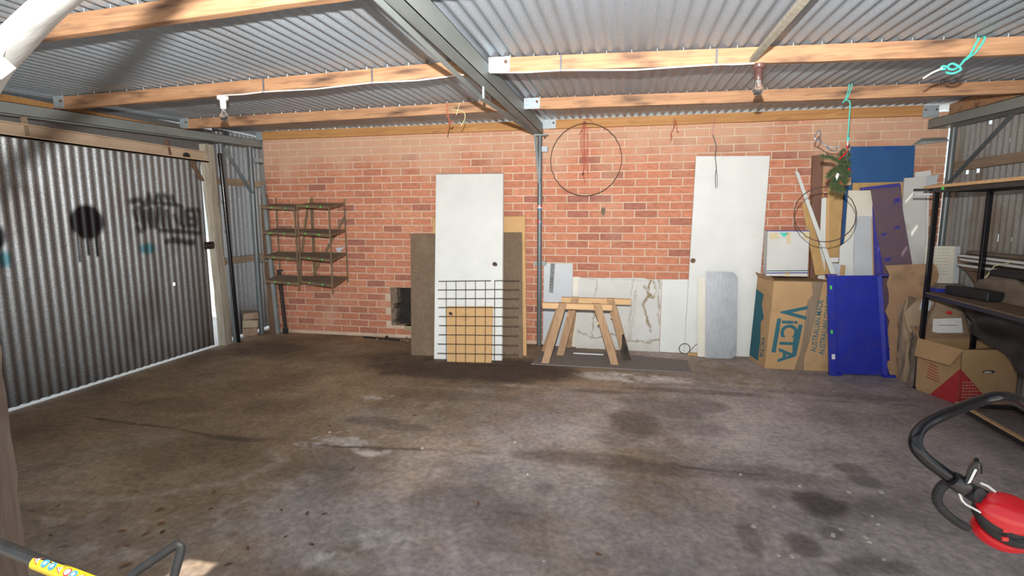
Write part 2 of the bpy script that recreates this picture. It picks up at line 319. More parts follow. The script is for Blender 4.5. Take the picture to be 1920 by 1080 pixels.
def line(pts, w, amp):
    out = np.full_like(X, 9.)
    for (a0, b0), (a1, b1) in zip(pts[:-1], pts[1:]):
        dx, dy = a1-a0, b1-b0; t = np.clip(((X-a0)*dx+(Y-b0)*dy)/(dx*dx+dy*dy), 0, 1)
        out = np.minimum(out, np.hypot(X-a0-t*dx + wob(4,21)*.12*amp, Y-b0-t*dy + wob(4,22)*.12*amp))
    return np.clip(1-out/w, 0, 1)
crack = 1.3*line([(.49,-2.878),(.995,-2.909),(1.448,-2.922),(1.838,-2.986),(2.149,-2.93),(2.63,-2.956),(2.974,-2.916),(3.511,-2.852),(3.836,-2.8),(4.32,-2.817),(4.773,-2.805),(5.116,-2.813),(5.606,-2.804),(5.942,-2.849)], .026, .5)
dark = np.maximum(dark, np.clip(crack,0,1)*.95*np.clip(fbm(X+3, Y+3, 3, 51)*2-.4, 0, 1))
j2 = line([(2.524,-1.7),(3.623,-1.563),(4.289,-1.539),(4.932,-1.435),(5.348,-1.403),(5.975,-1.403),(6.578,-1.376)], .03, .3)
dark = np.maximum(dark, j2*.5*np.clip(fbm(X+3, Y+3, 3, 52)*2-.4, 0, 1))
light = np.maximum(light, line([(3.462,-3.421),(3.58,-3.663),(3.673,-3.847),(3.749,-3.988),(3.8,-4.2)], .03, .05)*.28)
for pl_, w_, a_ in (([(2.30,-2.93),(2.5,-2.93),(2.66,-2.90),(2.75,-2.98),(2.86,-3.02),(2.95,-2.98)],.05,1),([(2.6,-2.72),(2.64,-2.80),(2.62,-2.9)],.035,.9),([(2.7,-2.70),(2.85,-2.72),(2.95,-2.68)],.03,.7),([(2.36,-2.85),(2.45,-2.76),(2.52,-2.70)],.025,.6),([(2.36,-2.1),(2.40,-2.0),(2.5,-1.97)],.03,.6),([(3.10,-4.02),(3.20,-3.88),(3.32,-3.79),(3.40,-3.80)],.09,.9),([(4.0,-1.12),(4.4,-1.13),(4.85,-1.10)],.10,.9)):
    light = np.maximum(light, a_*line(pl_, w_, 1.2)**.7*np.clip((fbm(X+31, Y+31, 22, 91, 3)-.36)*5, 0, 1))
swirl = line([(1.2,-3.9),(1.9,-3.75),(2.3,-3.45),(2.4,-3.2),(2.2,-3.1)], .05, .3)
light = np.maximum(light, swirl*.18)
# grey, bare concrete towards the open right front; brown dust on the left and back
gm = (X-4.0)*.75 + (-Y-2.3)*.36 + wob(1.1, 61)*2.2 + wob(4, 62)*.9 + wob(14, 63)*.5
grey = 1/(1+np.exp(-gm*3.2))
tone = fbm(X+5, Y+5, 2.2, 71, 5)
rng = np.random.RandomState(5); grain = rng.rand(*X.shape)
C1 = np.array([.275,.192,.118]); C2 = np.array([.37,.318,.31])
colr = C1 + (C2-C1)*grey[...,None]
colr = colr*(.60+.78*np.clip((tone-.5)*1.3+.5,0,1)[...,None])
pale = np.clip((fbm(X+70, Y+70, 1.6, 81, 5)-.52)*3.5, 0, 1)*.35
light = np.maximum(light, pale*(.35+.65*grey))
colr = colr*(1-light[...,None]) + np.array([.66,.60,.55])*light[...,None]
colr = colr*(1-dark[...,None]*.9) + np.array([.055,.036,.03])*dark[...,None]*.9
colr = colr*(.92+.16*grain[...,None])
ca = me.color_attributes.new('stain', 'FLOAT_COLOR', 'POINT')
ca.data.foreach_set('color', np.concatenate([colr, np.ones_like(X)[...,None]], -1).astype(np.float32).ravel())
fm = mat('concrete', (.5,.5,.5), None, .78, bump=.10, bscale=(24,24,24), spec=.35)
nt = fm.node_tree; at = nt.nodes.new('ShaderNodeAttribute'); at.attribute_name = 'stain'
nz = nt.nodes.new('ShaderNodeTexNoise'); nz.inputs['Scale'].default_value = 28; nz.inputs['Detail'].default_value = 6
tc = nt.nodes.new('ShaderNodeTexCoord'); nt.links.new(tc.outputs['Object'], nz.inputs[0])
mr = nt.nodes.new('ShaderNodeMapRange'); mr.inputs[1].default_value = .3; mr.inputs[2].default_value = .7; mr.inputs[3].default_value = .84; mr.inputs[4].default_value = 1.16
nt.links.new(nz.outputs[0], mr.inputs[0])
nz2 = nt.nodes.new('ShaderNodeTexNoise'); nz2.inputs['Scale'].default_value = 170; nz2.inputs['Detail'].default_value = 3; nt.links.new(tc.outputs['Object'], nz2.inputs[0])
mr2 = nt.nodes.new('ShaderNodeMapRange'); mr2.inputs[1].default_value = .3; mr2.inputs[2].default_value = .7; mr2.inputs[3].default_value = .84; mr2.inputs[4].default_value = 1.16; nt.links.new(nz2.outputs[0], mr2.inputs[0])
nz3 = nt.nodes.new('ShaderNodeTexNoise'); nz3.inputs['Scale'].default_value = 7; nz3.inputs['Detail'].default_value = 10; nz3.inputs['Roughness'].default_value = .68; nt.links.new(tc.outputs['Object'], nz3.inputs[0])
mr3 = nt.nodes.new('ShaderNodeMapRange'); mr3.inputs[1].default_value = .32; mr3.inputs[2].default_value = .68; mr3.inputs[3].default_value = .80; mr3.inputs[4].default_value = 1.20; nt.links.new(nz3.outputs[0], mr3.inputs[0])
mu_ = nt.nodes.new('ShaderNodeMath'); mu_.operation = 'MULTIPLY'; nt.links.new(mr.outputs[0], mu_.inputs[0]); nt.links.new(mr2.outputs[0], mu_.inputs[1])
mu2 = nt.nodes.new('ShaderNodeMath'); mu2.operation = 'MULTIPLY'; nt.links.new(mu_.outputs[0], mu2.inputs[0]); nt.links.new(mr3.outputs[0], mu2.inputs[1])
mm = nt.nodes.new('ShaderNodeVectorMath'); mm.operation = 'SCALE'; nt.links.new(at.outputs['Color'], mm.inputs[0]); nt.links.new(mu2.outputs[0], mm.inputs['Scale'])
nt.links.new(mm.outputs[0], nt.nodes['Principled BSDF'].inputs['Base Color'])
me.materials.append(fm)
fo = bpy.data.objects.new('floor', me); COL.objects.link(fo); fo['kind'] = 'structure'
g = G().box(-30,-30,-.08,30,30,-.03).build('ground', M['ground']); g['kind'] = 'structure'

# ------------------------------------------------------------ brick wall
PITCH = .0818; ZA = 2.04
HX0, HX1, HZ0, HZ1 = 1.62, 2.09, .15, .61          # old flue opening
wb = G()
wb.box(.02, 0, -.02, HX0, .11, 2.40).box(HX1, 0, -.02, 7.28, .11, 2.40).box(HX0, 0, HZ1, HX1, .11, 2.40).box(HX0, 0, -.02, HX1, .11, HZ0)
wall = wb.build('wall_back', M['mortar']); wall['kind'] = 'structure'
bricks = []
for r in range(-5, 26):
    zc = ZA - r*PITCH
    if zc > 2.40 or zc < .0: continue
    off = 0 if r % 2 == 0 else .12
    for i in range(-1, 32):
        x0 = i*.24 + off + .006; x1 = x0 + .228
        a, b = max(x0, .02), min(x1, 7.28)
        if b - a < .04: continue
        if b > HX0-.01 and a < HX1+.01 and HZ0-.03 < zc < HZ1:
            if a < HX0-.06: b = HX0
            elif b > HX1+.06: a = HX1
            else: continue
        bricks.append((a, b, zc))
OCC = [(1.97,-.1,3.26,1.26),(2.25,1.24,3.01,1.92),(3.37,-.02,3.49,2.31),(3.45,-.07,3.81,.92),(3.79,0,5.1,.77),(4.99,-.08,5.85,2.05),(5.69,-.17,6.31,1.31),(6.12,-.09,7.59,2.04),(6.43,1.74,7.05,2.11),(7.13,-.09,7.59,1.82)]
def hidden(b): 
    m = (b[0]+b[1])/2
    return any(x0 < m < x1 and z0 < b[2] < z1 for x0, z0, x1, z1 in OCC) or b[2] > 2.36
vis = sorted([b for b in bricks if not hidden(b)], key=lambda b: -b[1])[:298]
vs = set(vis)
protos = {}
def brick_mesh(w, k):
    key = (round(w, 3), k)
    if key not in protos:
        q = random.Random(hash(key)); j = lambda: (q.random()-.5)*.0022
        g = G().box(-w/2, -.0055, -.0352, w/2, .012, .0352)
        g.v = [(x+j(), y+(j()*.8 if y < 0 else 0), z+j()*.8) for x, y, z in g.v]
        o = g.build('brick', M['brick'], bevel=.0022); protos[key] = o.data; bpy.data.objects.remove(o)
    return protos[key]
for n, b in enumerate(vis):
    o = bpy.data.objects.new('brick', brick_mesh(b[1]-b[0], n % 4)); COL.objects.link(o)
    o.location = ((b[0]+b[1])/2, 0, b[2]); o.parent = wall
bm = bmesh.new(); far = G(); rv = []
for b in bricks:
    if b in vs: continue
    q = lambda: (random.random()-.5)*.002
    d = -.0055 + q()*.8; w0, w1, z0, z1 = b[0]+q(), b[1]+q(), b[2]-.0352, b[2]+.0352; e = .0025
    far.add([(w0,.012,z0),(w1,.012,z0),(w1,.012,z1),(w0,.012,z1),(w0+e,d,z0+e),(w1-e,d,z0+e),(w1-e,d,z1-e),(w0+e,d,z1-e),(w0,d+e,z0),(w1,d+e,z0),(w1,d+e,z1),(w0,d+e,z1)],
            [(4,5,6,7),(8,9,5,4),(9,10,6,5),(10,11,7,6),(11,8,4,7),(0,1,9,8),(1,2,10,9),(2,3,11,10),(3,0,8,11)])
    rv += [random.random()]*9
fb = far.build('brick_courses', M['brick_far'], wall, kind='stuff')
ra = fb.data.attributes.new('rnd', 'FLOAT', 'FACE'); ra.data.foreach_set('value', rv)
bm.free()
# broken flue opening: near-black recess, rubble reveal, one pale brick on its sill
G().box(HX0, .1, HZ0-.02, HX1, .45, HZ1).build('flue_recess', M['flue_black'], wall)
gg = G(); q = random.Random(3)
z = .12
while z < .60:
    h = .05+q.random()*.03; w = .045+q.random()*.055
    gg.hexa((HX0-.01, -.002+q.random()*.01, z), (w, 0, q.random()*.01), (0, .10, 0), (q.random()*.012-.006, 0, h)); z += h*.93
gg.build('broken_reveal', M['rubble'], wall)
G().box(1.79, -.012, .09, 1.93, .08, .15).build('sill_brick', M['sand_brick'], wall)
gg = G()
for k in range(60):
    x = 1.45+q.random()*.62; y = -.02-q.random()*.16; s = .008+q.random()*.022
    gg.hexa((x, y, -.003), (s, s*.4*(q.random()-.5), 0), (-s*.3, s, 0), (0, 0, s*.7))
gg.build('mortar_rubble', M['rubble'], wall, kind='stuff')

# ------------------------------------------------------------ corrugated sheets
def zroof(x, y):
    return 2.468 - .034*np.abs(np.minimum(y, 0))*np.clip(np.abs(x-3.46)/3.5, 0, 1.15)
def corr(name, parent, m, u0, u1, v0, v1, place, nv, amp=.0085, per=8, hole=None, attrs=None, ph=0.):
    """one corrugated sheet; u runs across the ribs"""
    n = max(2, int(round((u1-u0)/.076*per)))
    U = np.linspace(u0, u1, n+1); V = np.linspace(v0, v1, nv+1); UU, VV = np.meshgrid(U, V)
    H = amp*np.sin(2*np.pi*(UU/.076)+ph)
    P = place(UU, VV, H)
    ids = np.arange(UU.size).reshape(UU.shape)
    fs = np.stack([ids[:-1,:-1], ids[:-1,1:], ids[1:,1:], ids[1:,:-1]], -1).reshape(-1, 4)
    if hole is not None:
        cu = (UU[:-1,:-1]+UU[1:,1:])/2; cv = (VV[:-1,:-1]+VV[1:,1:])/2
        fs = fs[~hole(cu, cv).ravel()]
    L = LOC.get(parent.name, (0,0,0))
    me = bpy.data.meshes.new(name); me.from_pydata((P.reshape(-1, 3)-np.array(L)).tolist(), [], fs.tolist())
    me.polygons.foreach_set('use_smooth', [True]*len(me.polygons)); me.materials.append(m)
    if attrs:
        for k, fn in attrs.items():
            a = me.attributes.new(k, 'FLOAT', 'POINT'); a.data.foreach_set('value', fn(UU, VV).astype(np.float32).ravel())
    o = bpy.data.objects.new(name, me); COL.objects.link(o); o.parent = parent; return o

ceil = setting('ceiling')
edges = np.linspace(-.55, 7.36, 12)
sun_notch = lambda u, v: (v < -4.60+.22*np.abs(u-4.14)) & (u > 4.07) & (u < 4.215) & (v > -4.84+.9*(u-4.07))  # unseen roof gap added so the sun throws a patch on the floor
for i in range(11):
    a, b = edges[i], edges[i+1]+.07
    corr('roof_sheet', ceil, M['roof'], a, b, .35, -5.25, lambda U, V, H, i=i: np.stack([U, V, zroof(U, V)+H*1.2+.0015+.0008*(i % 2)+.0085], -1), 70,
         hole=sun_notch if a < 4.1 < b else None)
for i, x in enumerate((1.2, 4.2)): pass

# unseen fascia added over the open front to keep sun off the near post
G().box(-.5,-5.28,2.10,7.6,-5.25,2.50).build('sun_block_trim', M['beige'])['kind'] = 'structure'

# left wall: fixed sheet beside the corner, cladding over the door, girts
wl = setting('wall_left', (-.30, 0, 0))
vd = lambda U, V: np.clip(1.2-V*2.6, 0, 1)*.8
z0_ = {'paint': lambda U, V: U*0, 'cyan': lambda U, V: U*0}
corr('corrugated_sheet', wl, M['zinc'], -.45, -.02, 0, 2.46, lambda U, V, H: np.stack([-.30+H*1.3, U, V], -1), 30, attrs={'dirt_tone': vd, **z0_})
corr('corrugated_sheet', wl, M['zinc'], -.04, .36, 0, 2.46, lambda U, V, H: np.stack([-.299+H*1.3, U, V], -1), 30, attrs={'dirt_tone': vd, **z0_})
corr('cladding_sheet', wl, M['zinc'], -5.2, -.40, 2.02, 2.43, lambda U, V, H: np.stack([-.31+H*.12, U, V], -1), 4, attrs={'dirt_tone': lambda U, V: U*0+.25, **z0_})
for z in (.93, 1.86):
    G().box(-.29, -.62, z-.038, -.245, .33, z+.038).build('girt', M['girt'], wl)
G().box(-.32,.355,0,.10,.37,2.46).build('corner_flashing', M['zinc_r'], wl)
G().box(-.30,-5.2,2.30,-.22,.1,2.36).build('eave_batten', M['plate'], wl)

# sliding door of corrugated iron with graffiti
d1 = setting('door_1', (-.08, -2.2, 0))
def seg(U, V, pts, w, soft):
    out = np.full_like(U, 9.)
    for (a0, b0), (a1, b1) in zip(pts[:-1], pts[1:]):
        dx, dy = a1-a0, b1-b0; L2 = dx*dx+dy*dy+1e-9; t = np.clip(((U-a0)*dx+(V-b0)*dy)/L2, 0, 1)
        out = np.minimum(out, np.hypot(U-a0-t*dx, V-b0-t*dy))
    return np.clip((w+soft-out)/soft, 0, 1)
STROKES = [([(-1.74,1.59),(-1.66,1.605),(-1.60,1.56)],.016),([(-1.60,1.56),(-1.55,1.66),(-1.52,1.58)],.014),([(-1.49,1.60),(-1.445,1.655),(-1.42,1.60)],.014),([(-1.37,1.655),(-1.33,1.62)],.014),([(-1.28,1.645),(-1.27,1.61)],.014),([(-1.6,1.585),(-1.25,1.575),(-1.17,1.545)],.012),
 ([(-1.72,1.50),(-1.70,1.42)],.015),([(-1.66,1.53),(-1.63,1.34),(-1.60,1.50),(-1.56,1.36)],.02),([(-1.54,1.52),(-1.51,1.36)],.02),([(-1.49,1.40),(-1.44,1.53),(-1.42,1.37)],.02),([(-1.70,1.35),(-1.68,1.32)],.015),([(-1.36,1.50),(-1.345,1.35)],.017),
 ([(-1.27,1.46),(-1.25,1.40)],.013),([(-1.19,1.53),(-1.20,1.38),(-1.16,1.35)],.017),([(-1.13,1.50),(-1.12,1.36),(-1.06,1.36)],.016),([(-1.12,1.51),(-1.04,1.52)],.016),([(-1.10,1.44),(-1.06,1.43)],.013),([(-1.02,1.52),(-1.0,1.41),(-1.01,1.35)],.015),([(-.97,1.52),(-.95,1.50)],.018),
 ([(-1.45,1.32),(-1.2,1.30),(-.95,1.275)],.013),([(-.95,1.275),(-.945,1.50)],.007),
 ([(-1.40,1.20),(-1.37,1.21)],.016),([(-1.31,1.215),(-1.24,1.205)],.024),([(-1.20,1.20),(-1.17,1.19)],.018),([(-1.14,1.185),(-1.07,1.18)],.022)]
def paint(U, V):
    o = np.zeros_like(U)
    d = np.hypot((U+2.175)/.155, (V-1.405)/.155); o = np.maximum(o, np.clip((1.06-d)/.22, 0, 1))
    for a, z0, z1 in ((-2.277,1.30,1.082),(-2.197,1.3,1.13),(-2.12,1.3,1.115)): o = np.maximum(o, seg(U, V, [(a,z0),(a,z1)], .005, .006))
    d = np.hypot((U+2.87)/.075, (V-1.31)/.11); o = np.maximum(o, np.clip((1.1-d)/.3, 0, 1))
    for p, w in STROKES: o = np.maximum(o, .82*seg(U, V, p, w*.8, .03))
    return o
def cyan(U, V):
    a = np.clip(1.2-np.hypot((U+2.825)/.05, (V-1.14)/.07), 0, 1); b = np.clip(1.3-np.hypot((U+1.62)/.09, (V-1.15)/.05), 0, 1)
    return np.clip(np.maximum(a, b)*1.6, 0, 1)*.85
def door_tone(U, V):  # dirt at the foot and right edge; the lower half is also darker
    return np.clip((.28-V)*2.4, 0, 1)*.5 + np.clip((1.15-V)*.4, 0, .34)*np.clip(.3+1.4*fbm(U+3, V*.35+3, 5, 78), 0, 1) + .55*np.clip((U+1.35)/.45, 0, 1) + .35*np.clip((fbm(U*1+9, V*1+9, 2.2, 77)-.48)*4, 0, 1)*np.clip((V-.4), 0, 1)
hole = lambda u, v: ((np.abs(u+1.353) < .009) & (np.abs(v-.779) < .014))
ys = [-.89, -1.62, -2.36, -3.10, -3.84, -4.5]
for i in range(5):
    corr('corrugated_sheet', d1, M['zinc'], ys[i+1]-.05, ys[i], .035, 2.06, lambda U, V, H, i=i: np.stack([-.10+H*1.15-.0006*i, U, V], -1), 190 if i < 3 else 20, hole=hole if i == 0 else None,
         attrs={'paint': paint, 'cyan': cyan, 'dirt_tone': door_tone})
G().box(-.16,-4.5,.04,-.125,-.90,.10).build('bottom_rail', M['girt'], d1)
G().box(-.16,-.965,.04,-.125,-.895,2.05).build('door_stile', M['girt'], d1)
# beige pelmet track
g = G().box(-.075,-4.6,2.035,-.07,-.84,2.135).box(-.07,-4.6,2.025,-.028,-.84,2.037).box(-.07,-4.6,2.128,-.04,-.84,2.137).box(-.032,-4.6,2.025,-.028,-.84,2.05)
lab(g.build('door_track', M['beige'], d1), 'beige folded steel track')
G().bar((-.072,-1.32,2.20),(-.064,-1.30,2.05),.012,.03,(1,0,0)).build('track_hanger', M['rust'], d1)
G().bar((-.072,-2.60,2.19),(-.064,-2.60,2.04),.012,.05,(1,0,0)).build('track_hanger', M['girt'], d1)
G().lathe([(.034,0),(.036,.012),(.03,.03),(.012,.034)], (-.068,-1.105,2.065), (1,0,0), 14).build('track_wheel', M['black'], d1, True)
G().bar((-.075,-1.03,2.02),(-.075,-.90,1.83),.014,.05,(1,0,0)).build('door_brace', M['dark_timber'], d1)
lt = G().box(-.085,-.93,1.10,-.078,-.78,1.18).box(-.078,-.91,1.115,-.07,-.80,1.13).box(-.078,-.91,1.15,-.07,-.80,1.165).build('door_latch', M['black'], d1)
G().tube([(-.07,-.93,1.14),(-.07,-.78,1.14)], .007, 8).build('latch_bolt', M['rust'], lt)

# right wall
wr = setting('wall_right', (7.34, 0, 0))
G().box(7.27,.05,0,7.35,.075,1.80).build('corner_flashing', M['zinc_r'], wr)
HOL = [(-0.233, 2.219), (-0.492, 2.218), (-0.768, 2.036), (-0.73, 1.903), (-0.746, 1.264), (-0.916, 1.258), (-.248,1.852),(-.405,1.852)]
def rhole(u, v):
    o = np.zeros_like(u, bool)
    for i, (a, b) in enumerate(HOL):
        s = .010 if i < 6 else .014
        o |= (np.abs(u-a) < s) & (v-b < (.016 if i != 4 else .03)) & (v-b > ((-.016 if i != 4 else -.03) if i < 6 else -.042))
    return o
ys = [-.02, -.72, -1.45, -2.19, -2.93, -3.67, -4.4]
for i in range(6):
    corr('corrugated_sheet', wr, M['zinc_r'], ys[i+1]-.04, ys[i], 0, 2.44, lambda U, V, H, i=i: np.stack([7.34+H+.0006*i, U, V], -1), 240 if i < 2 else 8, hole=rhole if i < 2 else None)
for z in (1.06, 1.885):
    G().box(7.285,-4.4,z-.04,7.328,-.06,z+.04).build('girt', M['girt'], wr)
G().box(7.22,-4.4,2.30,7.29,-.1,2.45).build('eave_timber', M['purlin'], wr)

# ------------------------------------------------------------ steel frames
def frame_beam(g, xr, w, z0a, z0b, h, ya, yb, side):
    """open C channel: web at xr, flanges towards side (-1 / +1)"""
    t = .004; s = side*w
    for (x0, x1, dz0, dz1) in ((xr, xr+side*t, 0, h), (xr, xr+s, 0, t), (xr, xr+s, h-t, h), (xr+s-side*t, xr+s, 0, .018)):
        a, b = min(x0, x1), max(x0, x1)
        g.add([(a,ya,z0a+dz0),(b,ya,z0a+dz0),(b,yb,z0b+dz0),(a,yb,z0b+dz0),(a,ya,z0a+dz1),(b,ya,z0a+dz1),(b,yb,z0b+dz1),(a,yb,z0b+dz1)],
              [(0,3,2,1),(4,5,6,7),(0,1,5,4),(1,2,6,5),(2,3,7,6),(3,0,4,7)])
    return g
PY = [(-.05,'plate'), (-1.13,'p3'), (-2.36,'p2'), (-3.69,'p1')]
sl = lambda x, y: .034*abs(y)*min(abs(x-3.46)/3.5, 1.1)
# middle frame
mf = thing('steel_rafter', 'grey steel rafter crossing the middle of the ceiling on a round post', 'rafter', (3.43, -.07, 0))
frame_beam(G(), 3.46, -.085*-1 if False else .085, 2.312, 2.312, .115, -.02, -5.2, -1).build('beam', M['steel'], mf)
G().bar((3.385,-.22,2.312),(3.385,-2.23,2.236),.006,.032,(0,0,1)).bar((3.385,-2.23,2.236),(3.385,-4.1,2.296),.006,.032,(0,0,1)).build('tie_bar', M['steel'], mf)
G().bar((3.392,-2.24,2.235),(3.392,-2.24,2.33),.012,.026,(0,1,0)).build('strut', M['cleat'], mf)
post = G().tube([(3.432,-.07,0),(3.432,-.07,2.30)], .026, 20).build('post', M['post_steel'], mf, True)
G().box(3.375,-.115,2.295,3.515,-.025,2.31).build('cap_plate', M['steel'], mf)
for x in (3.392, 3.487):
    G().lathe([(.011,-.03),(.011,-.012),(.006,-.012),(.006,0)], (x,-.085,2.298), (0,0,1), 6).build('bolt', M['rust'], mf)
G().bar((3.382,-.105,2.36),(3.428,-.095,1.80),.026,.006,(0,1,0)).build('knee_brace', M['post_steel'], mf)
G().box(3.45,-.085,2.13,3.515,-.03,2.185).build('wall_bracket', M['cleat'], mf)
G().box(3.375,-.06,.905,3.50,-.02,.955).build('wall_bracket', M['steel'], mf)
G().box(3.385,-.115,0,3.48,-.025,.008).build('foot_plate', M['rust'], mf)
def band(z0, z1, a0, a1, m, name, sh=0.):
    n = 8; vs = []
    for i in range(n+1):
        th = a0+(a1-a0)*i/n
        for z in (z0, z1): vs.append((3.432+.0266*math.cos(th), -.07+.0266*math.sin(th), z+sh*(i/n)))
    return G().add(vs, [(2*i, 2*i+2, 2*i+3, 2*i+1) for i in range(n)]).build(name, m, post)
A0, A1 = math.pi*1.05, math.pi*1.95
band(1.543, 1.562, A0, A0+1.1, M['label_r'], 'sticker'); band(1.543, 1.562, A1-1.1, A1, M['label_r'], 'sticker'); band(1.543, 1.567, A0+1.1, A1-1.1, M['label_w'], 'sticker')
band(1.533, 1.543, A0, A1, M['label_w'], 'sticker'); band(1.523, 1.533, A0, A1, M['label_b'], 'sticker')
band(1.42, 1.45, A0, A0+1.3, M['label_r'], 'sticker', -.06); band(1.365, 1.388, A1-.9, A1, M['label_b'], 'sticker', -.03); band(1.385, 1.393, A1-1.4, A1-.7, M['label_w'], 'sticker')

# left frame
lf = thing('portal_frame', 'grey steel frame along the left side carrying the rafter over the iron door', 'frame', (-.06, -.3, 0))
frame_beam(G(), 0.0, .08, 2.278, 2.10, .085, .0, -5.2, -1).build('beam', M['steel'], lf)
G().tube([(-.055,-.145,0),(-.055,-.145,2.275)], .029, 16).build('post', M['post_steel'], lf, True)
G().tube([(-.055,-.60,0),(-.055,-.62,2.25)], .027, 16).build('post', M['post_steel'], lf, True)
G().bar((-.045,-.60,2.24),(-.045,-.16,1.72),.006,.042,(1,0,0)).build('diagonal_brace', M['post_steel'], lf)
G().box(-.05,-.10,2.10,.02,-.02,2.15).build('wall_bracket', M['cleat'], lf)
G().box(-.07,-.10,.90,.05,-.06,.925).build('wall_bracket', M['steel'], lf)
# right frame
rf = thing('portal_frame', 'grey steel frame along the right side with a round post beside the brick end', 'frame', (7.18, -.1, 0))
g = G(); frame_beam(g, 7.10, .17, 2.245, 2.10, .085, -.02, -4.5, 1).build('beam', M['steel'], rf)
G().tube([(7.255,-.12,0),(7.265,-.12,2.24)], .026, 16).build('post', M['post_steel'], rf, True)
G().bar((7.23,-.95,2.22),(7.235,-.15,1.72),.006,.035,(1,0,0)).build('diagonal_brace', M['post_steel'], rf)
G().add([(6.98,-.012,2.10),(7.25,-.03,2.125),(7.25,-.03,2.165),(7.06,-.012,2.165),(6.98,-.03,2.10),(7.25,-.09,2.125),(7.25,-.09,2.13),(7.06,-.05,2.13)],
        [(0,1,2,3),(0,4,5,1),(4,7,6,5),(0,3,7,4),(1,5,6,2),(3,2,6,7)]).build('wall_bracket', M['steel'], rf)

# purlins (each bay of each line is one timber), their screws, cleats on the frames
LBL = {('plate',0):'wall plate timber on top of the brick wall, left of the middle rafter',('plate',1):'wall plate timber on top of the brick wall, right of the middle rafter',
       ('p3',0):'timber purlin next to the brick wall, left bay, with short coloured cords hanging from it',('p3',1):'timber purlin next to the brick wall, right bay, with a long teal rope',
       ('p2',0):'timber purlin carrying the white lamp holder and cable',('p2',1):'timber purlin carrying the brown lamp holder and knotted teal rope',
       ('p1',0):'front timber purlin at the upper left corner beside the white band',('p1',1):'front timber purlin above the view, right bay'}
for y, k in PY:
    for bay in (0, 1):
        xa, xb = ((-.06, 3.365) if bay == 0 else (3.525, 7.28))
        if k == 'plate': xa, xb = ((.03, 3.40) if bay == 0 else (3.52, 7.05))
        h = .092; t = .045
        za, zb = 2.462-h-sl(xa, y), 2.462-h-sl(xb, y)
        p = thing('roof_purlin', LBL[(k, bay)], 'beam', ((xa+xb)/2, y, 2.37))
        g = G(); n = 14; q = random.Random(k+str(bay))
        for i in range(n+1):
            x = xa+(xb-xa)*i/n; z = za+(zb-za)*i/n; w = [(q.random()-.5)*.004 for _ in range(4)]
            g.v += [(x,y-.0+w[0],z+w[1]),(x,y+t,z+w[1]),(x,y+t,z+h),(x,y+w[2],z+h)]
            if i: a = 4*(i-1); g.f += [(a,a+4,a+5,a+1),(a+1,a+5,a+6,a+2),(a+2,a+6,a+7,a+3),(a+3,a+7,a+4,a)]
        g.f += [(0,1,2,3),(4*n+3,4*n+2,4*n+1,4*n)]
        g.build('timber', M['plate' if k == 'plate' else 'purlin'], p)
        sc = G(); x = xa+.08
        while x < xb-.05:
            z = za+(zb-za)*(x-xa)/(xb-xa)+h
            sc.tube([(x,y-.004,z-.004),(x,y-.006,z+.014)], .0022, 5); x += .152
        sc.build('roof_screw', M['screw'], p, kind='stuff')
        for (fr, xc) in (((lf if bay == 0 else mf), xa), ((mf if bay == 0 else rf), xb)):
            if fr is mf and bay == 1:
                cl = G().box(3.46,y-.006,2.372,3.60,y-.001,2.464).build('cleat', M['cleat'], mf)
                G().lathe([(.011,0),(.011,.009),(.004,.011)], (3.575,y-.006,2.43), (0,-1,0), 6).build('bolt', M['rust'], cl)
            elif fr is lf and k != 'plate':
                z = za
                cl = G().box(-.075,y-.006,z+.01,.02,y-.001,z+.1).build('cleat', M['cleat'], lf)
                G().lathe([(.011,0),(.011,.009),(.004,.011)], (.0,y-.006,z+.06), (0,-1,0), 6).build('bolt', M['rust'], cl)
            elif fr is lf:
                cl = G().box(-.03,y-.006,2.36,.055,y-.001,2.45).build('cleat', M['cleat'], lf)
            elif fr is rf and k == 'plate':
                z = zb if k != 'plate' else 2.345
                x0 = 7.03
                cl = G().box(x0,y-.008,z+.0,x0+.13,y-.002,z+.11).build('cleat', M['cleat'], rf)
                for xx in (x0+.02, x0+.11): G().lathe([(.009,0),(.009,.008),(.004,.01)], (xx,y-.008,z+.07), (0,-1,0), 6).build('bolt', M['rust'], cl)
bt = G(); P0, P1 = (5.055,-2.40,2.345), (5.08,-4.6,2.335)
bt.bar(P0, P1, .035, .02)
tag(bt.build('timber_batten', M['grey_timber']), 'thin weathered batten running under the purlins to the brown lamp holder', 'batten')

# lamps and cable
def lamp(label, mt, x, zb):
    y = -2.335
    t = thing('lamp_holder', label, 'lamp', (x, y, zb))
    G().lathe([(.040,0),(.040,-.018),(.034,-.026),(.022,-.030),(.021,-.045),(.023,-.047),(.020,-.085),(.018,-.09)][::-1], (x, y, zb), (0,0,1), 20).build('holder', mt, t, True)
    b = G().lathe([(.002,-.178),(.012,-.176),(.022,-.168),(.029,-.152),(.030,-.142),(.027,-.128),(.018,-.108),(.014,-.095),(.013,-.086)], (x, y, zb), (0,0,1), 20).build('bulb', M['glass'], t, True)
    fi = G().tube([(x-.008,y,zb-.088),(x-.010,y,zb-.135),(x-.004,y,zb-.142),(x+.004,y,zb-.142),(x+.010,y,zb-.135),(x+.008,y,zb-.088)], .0012, 5).lathe([(.009,-.086),(.005,-.11)][::-1], (x,y,zb), (0,0,1), 8)
    fi.build('filament', M['label_w'], b)
lamp('white lamp holder with clear bulb under the left purlin', M['porcelain'], 1.435, 2.37-sl(1.435,-2.36))
lamp('brown lamp holder with clear bulb under the right purlin', M['bakelite'], 5.105, 2.37-sl(5.1,-2.36))
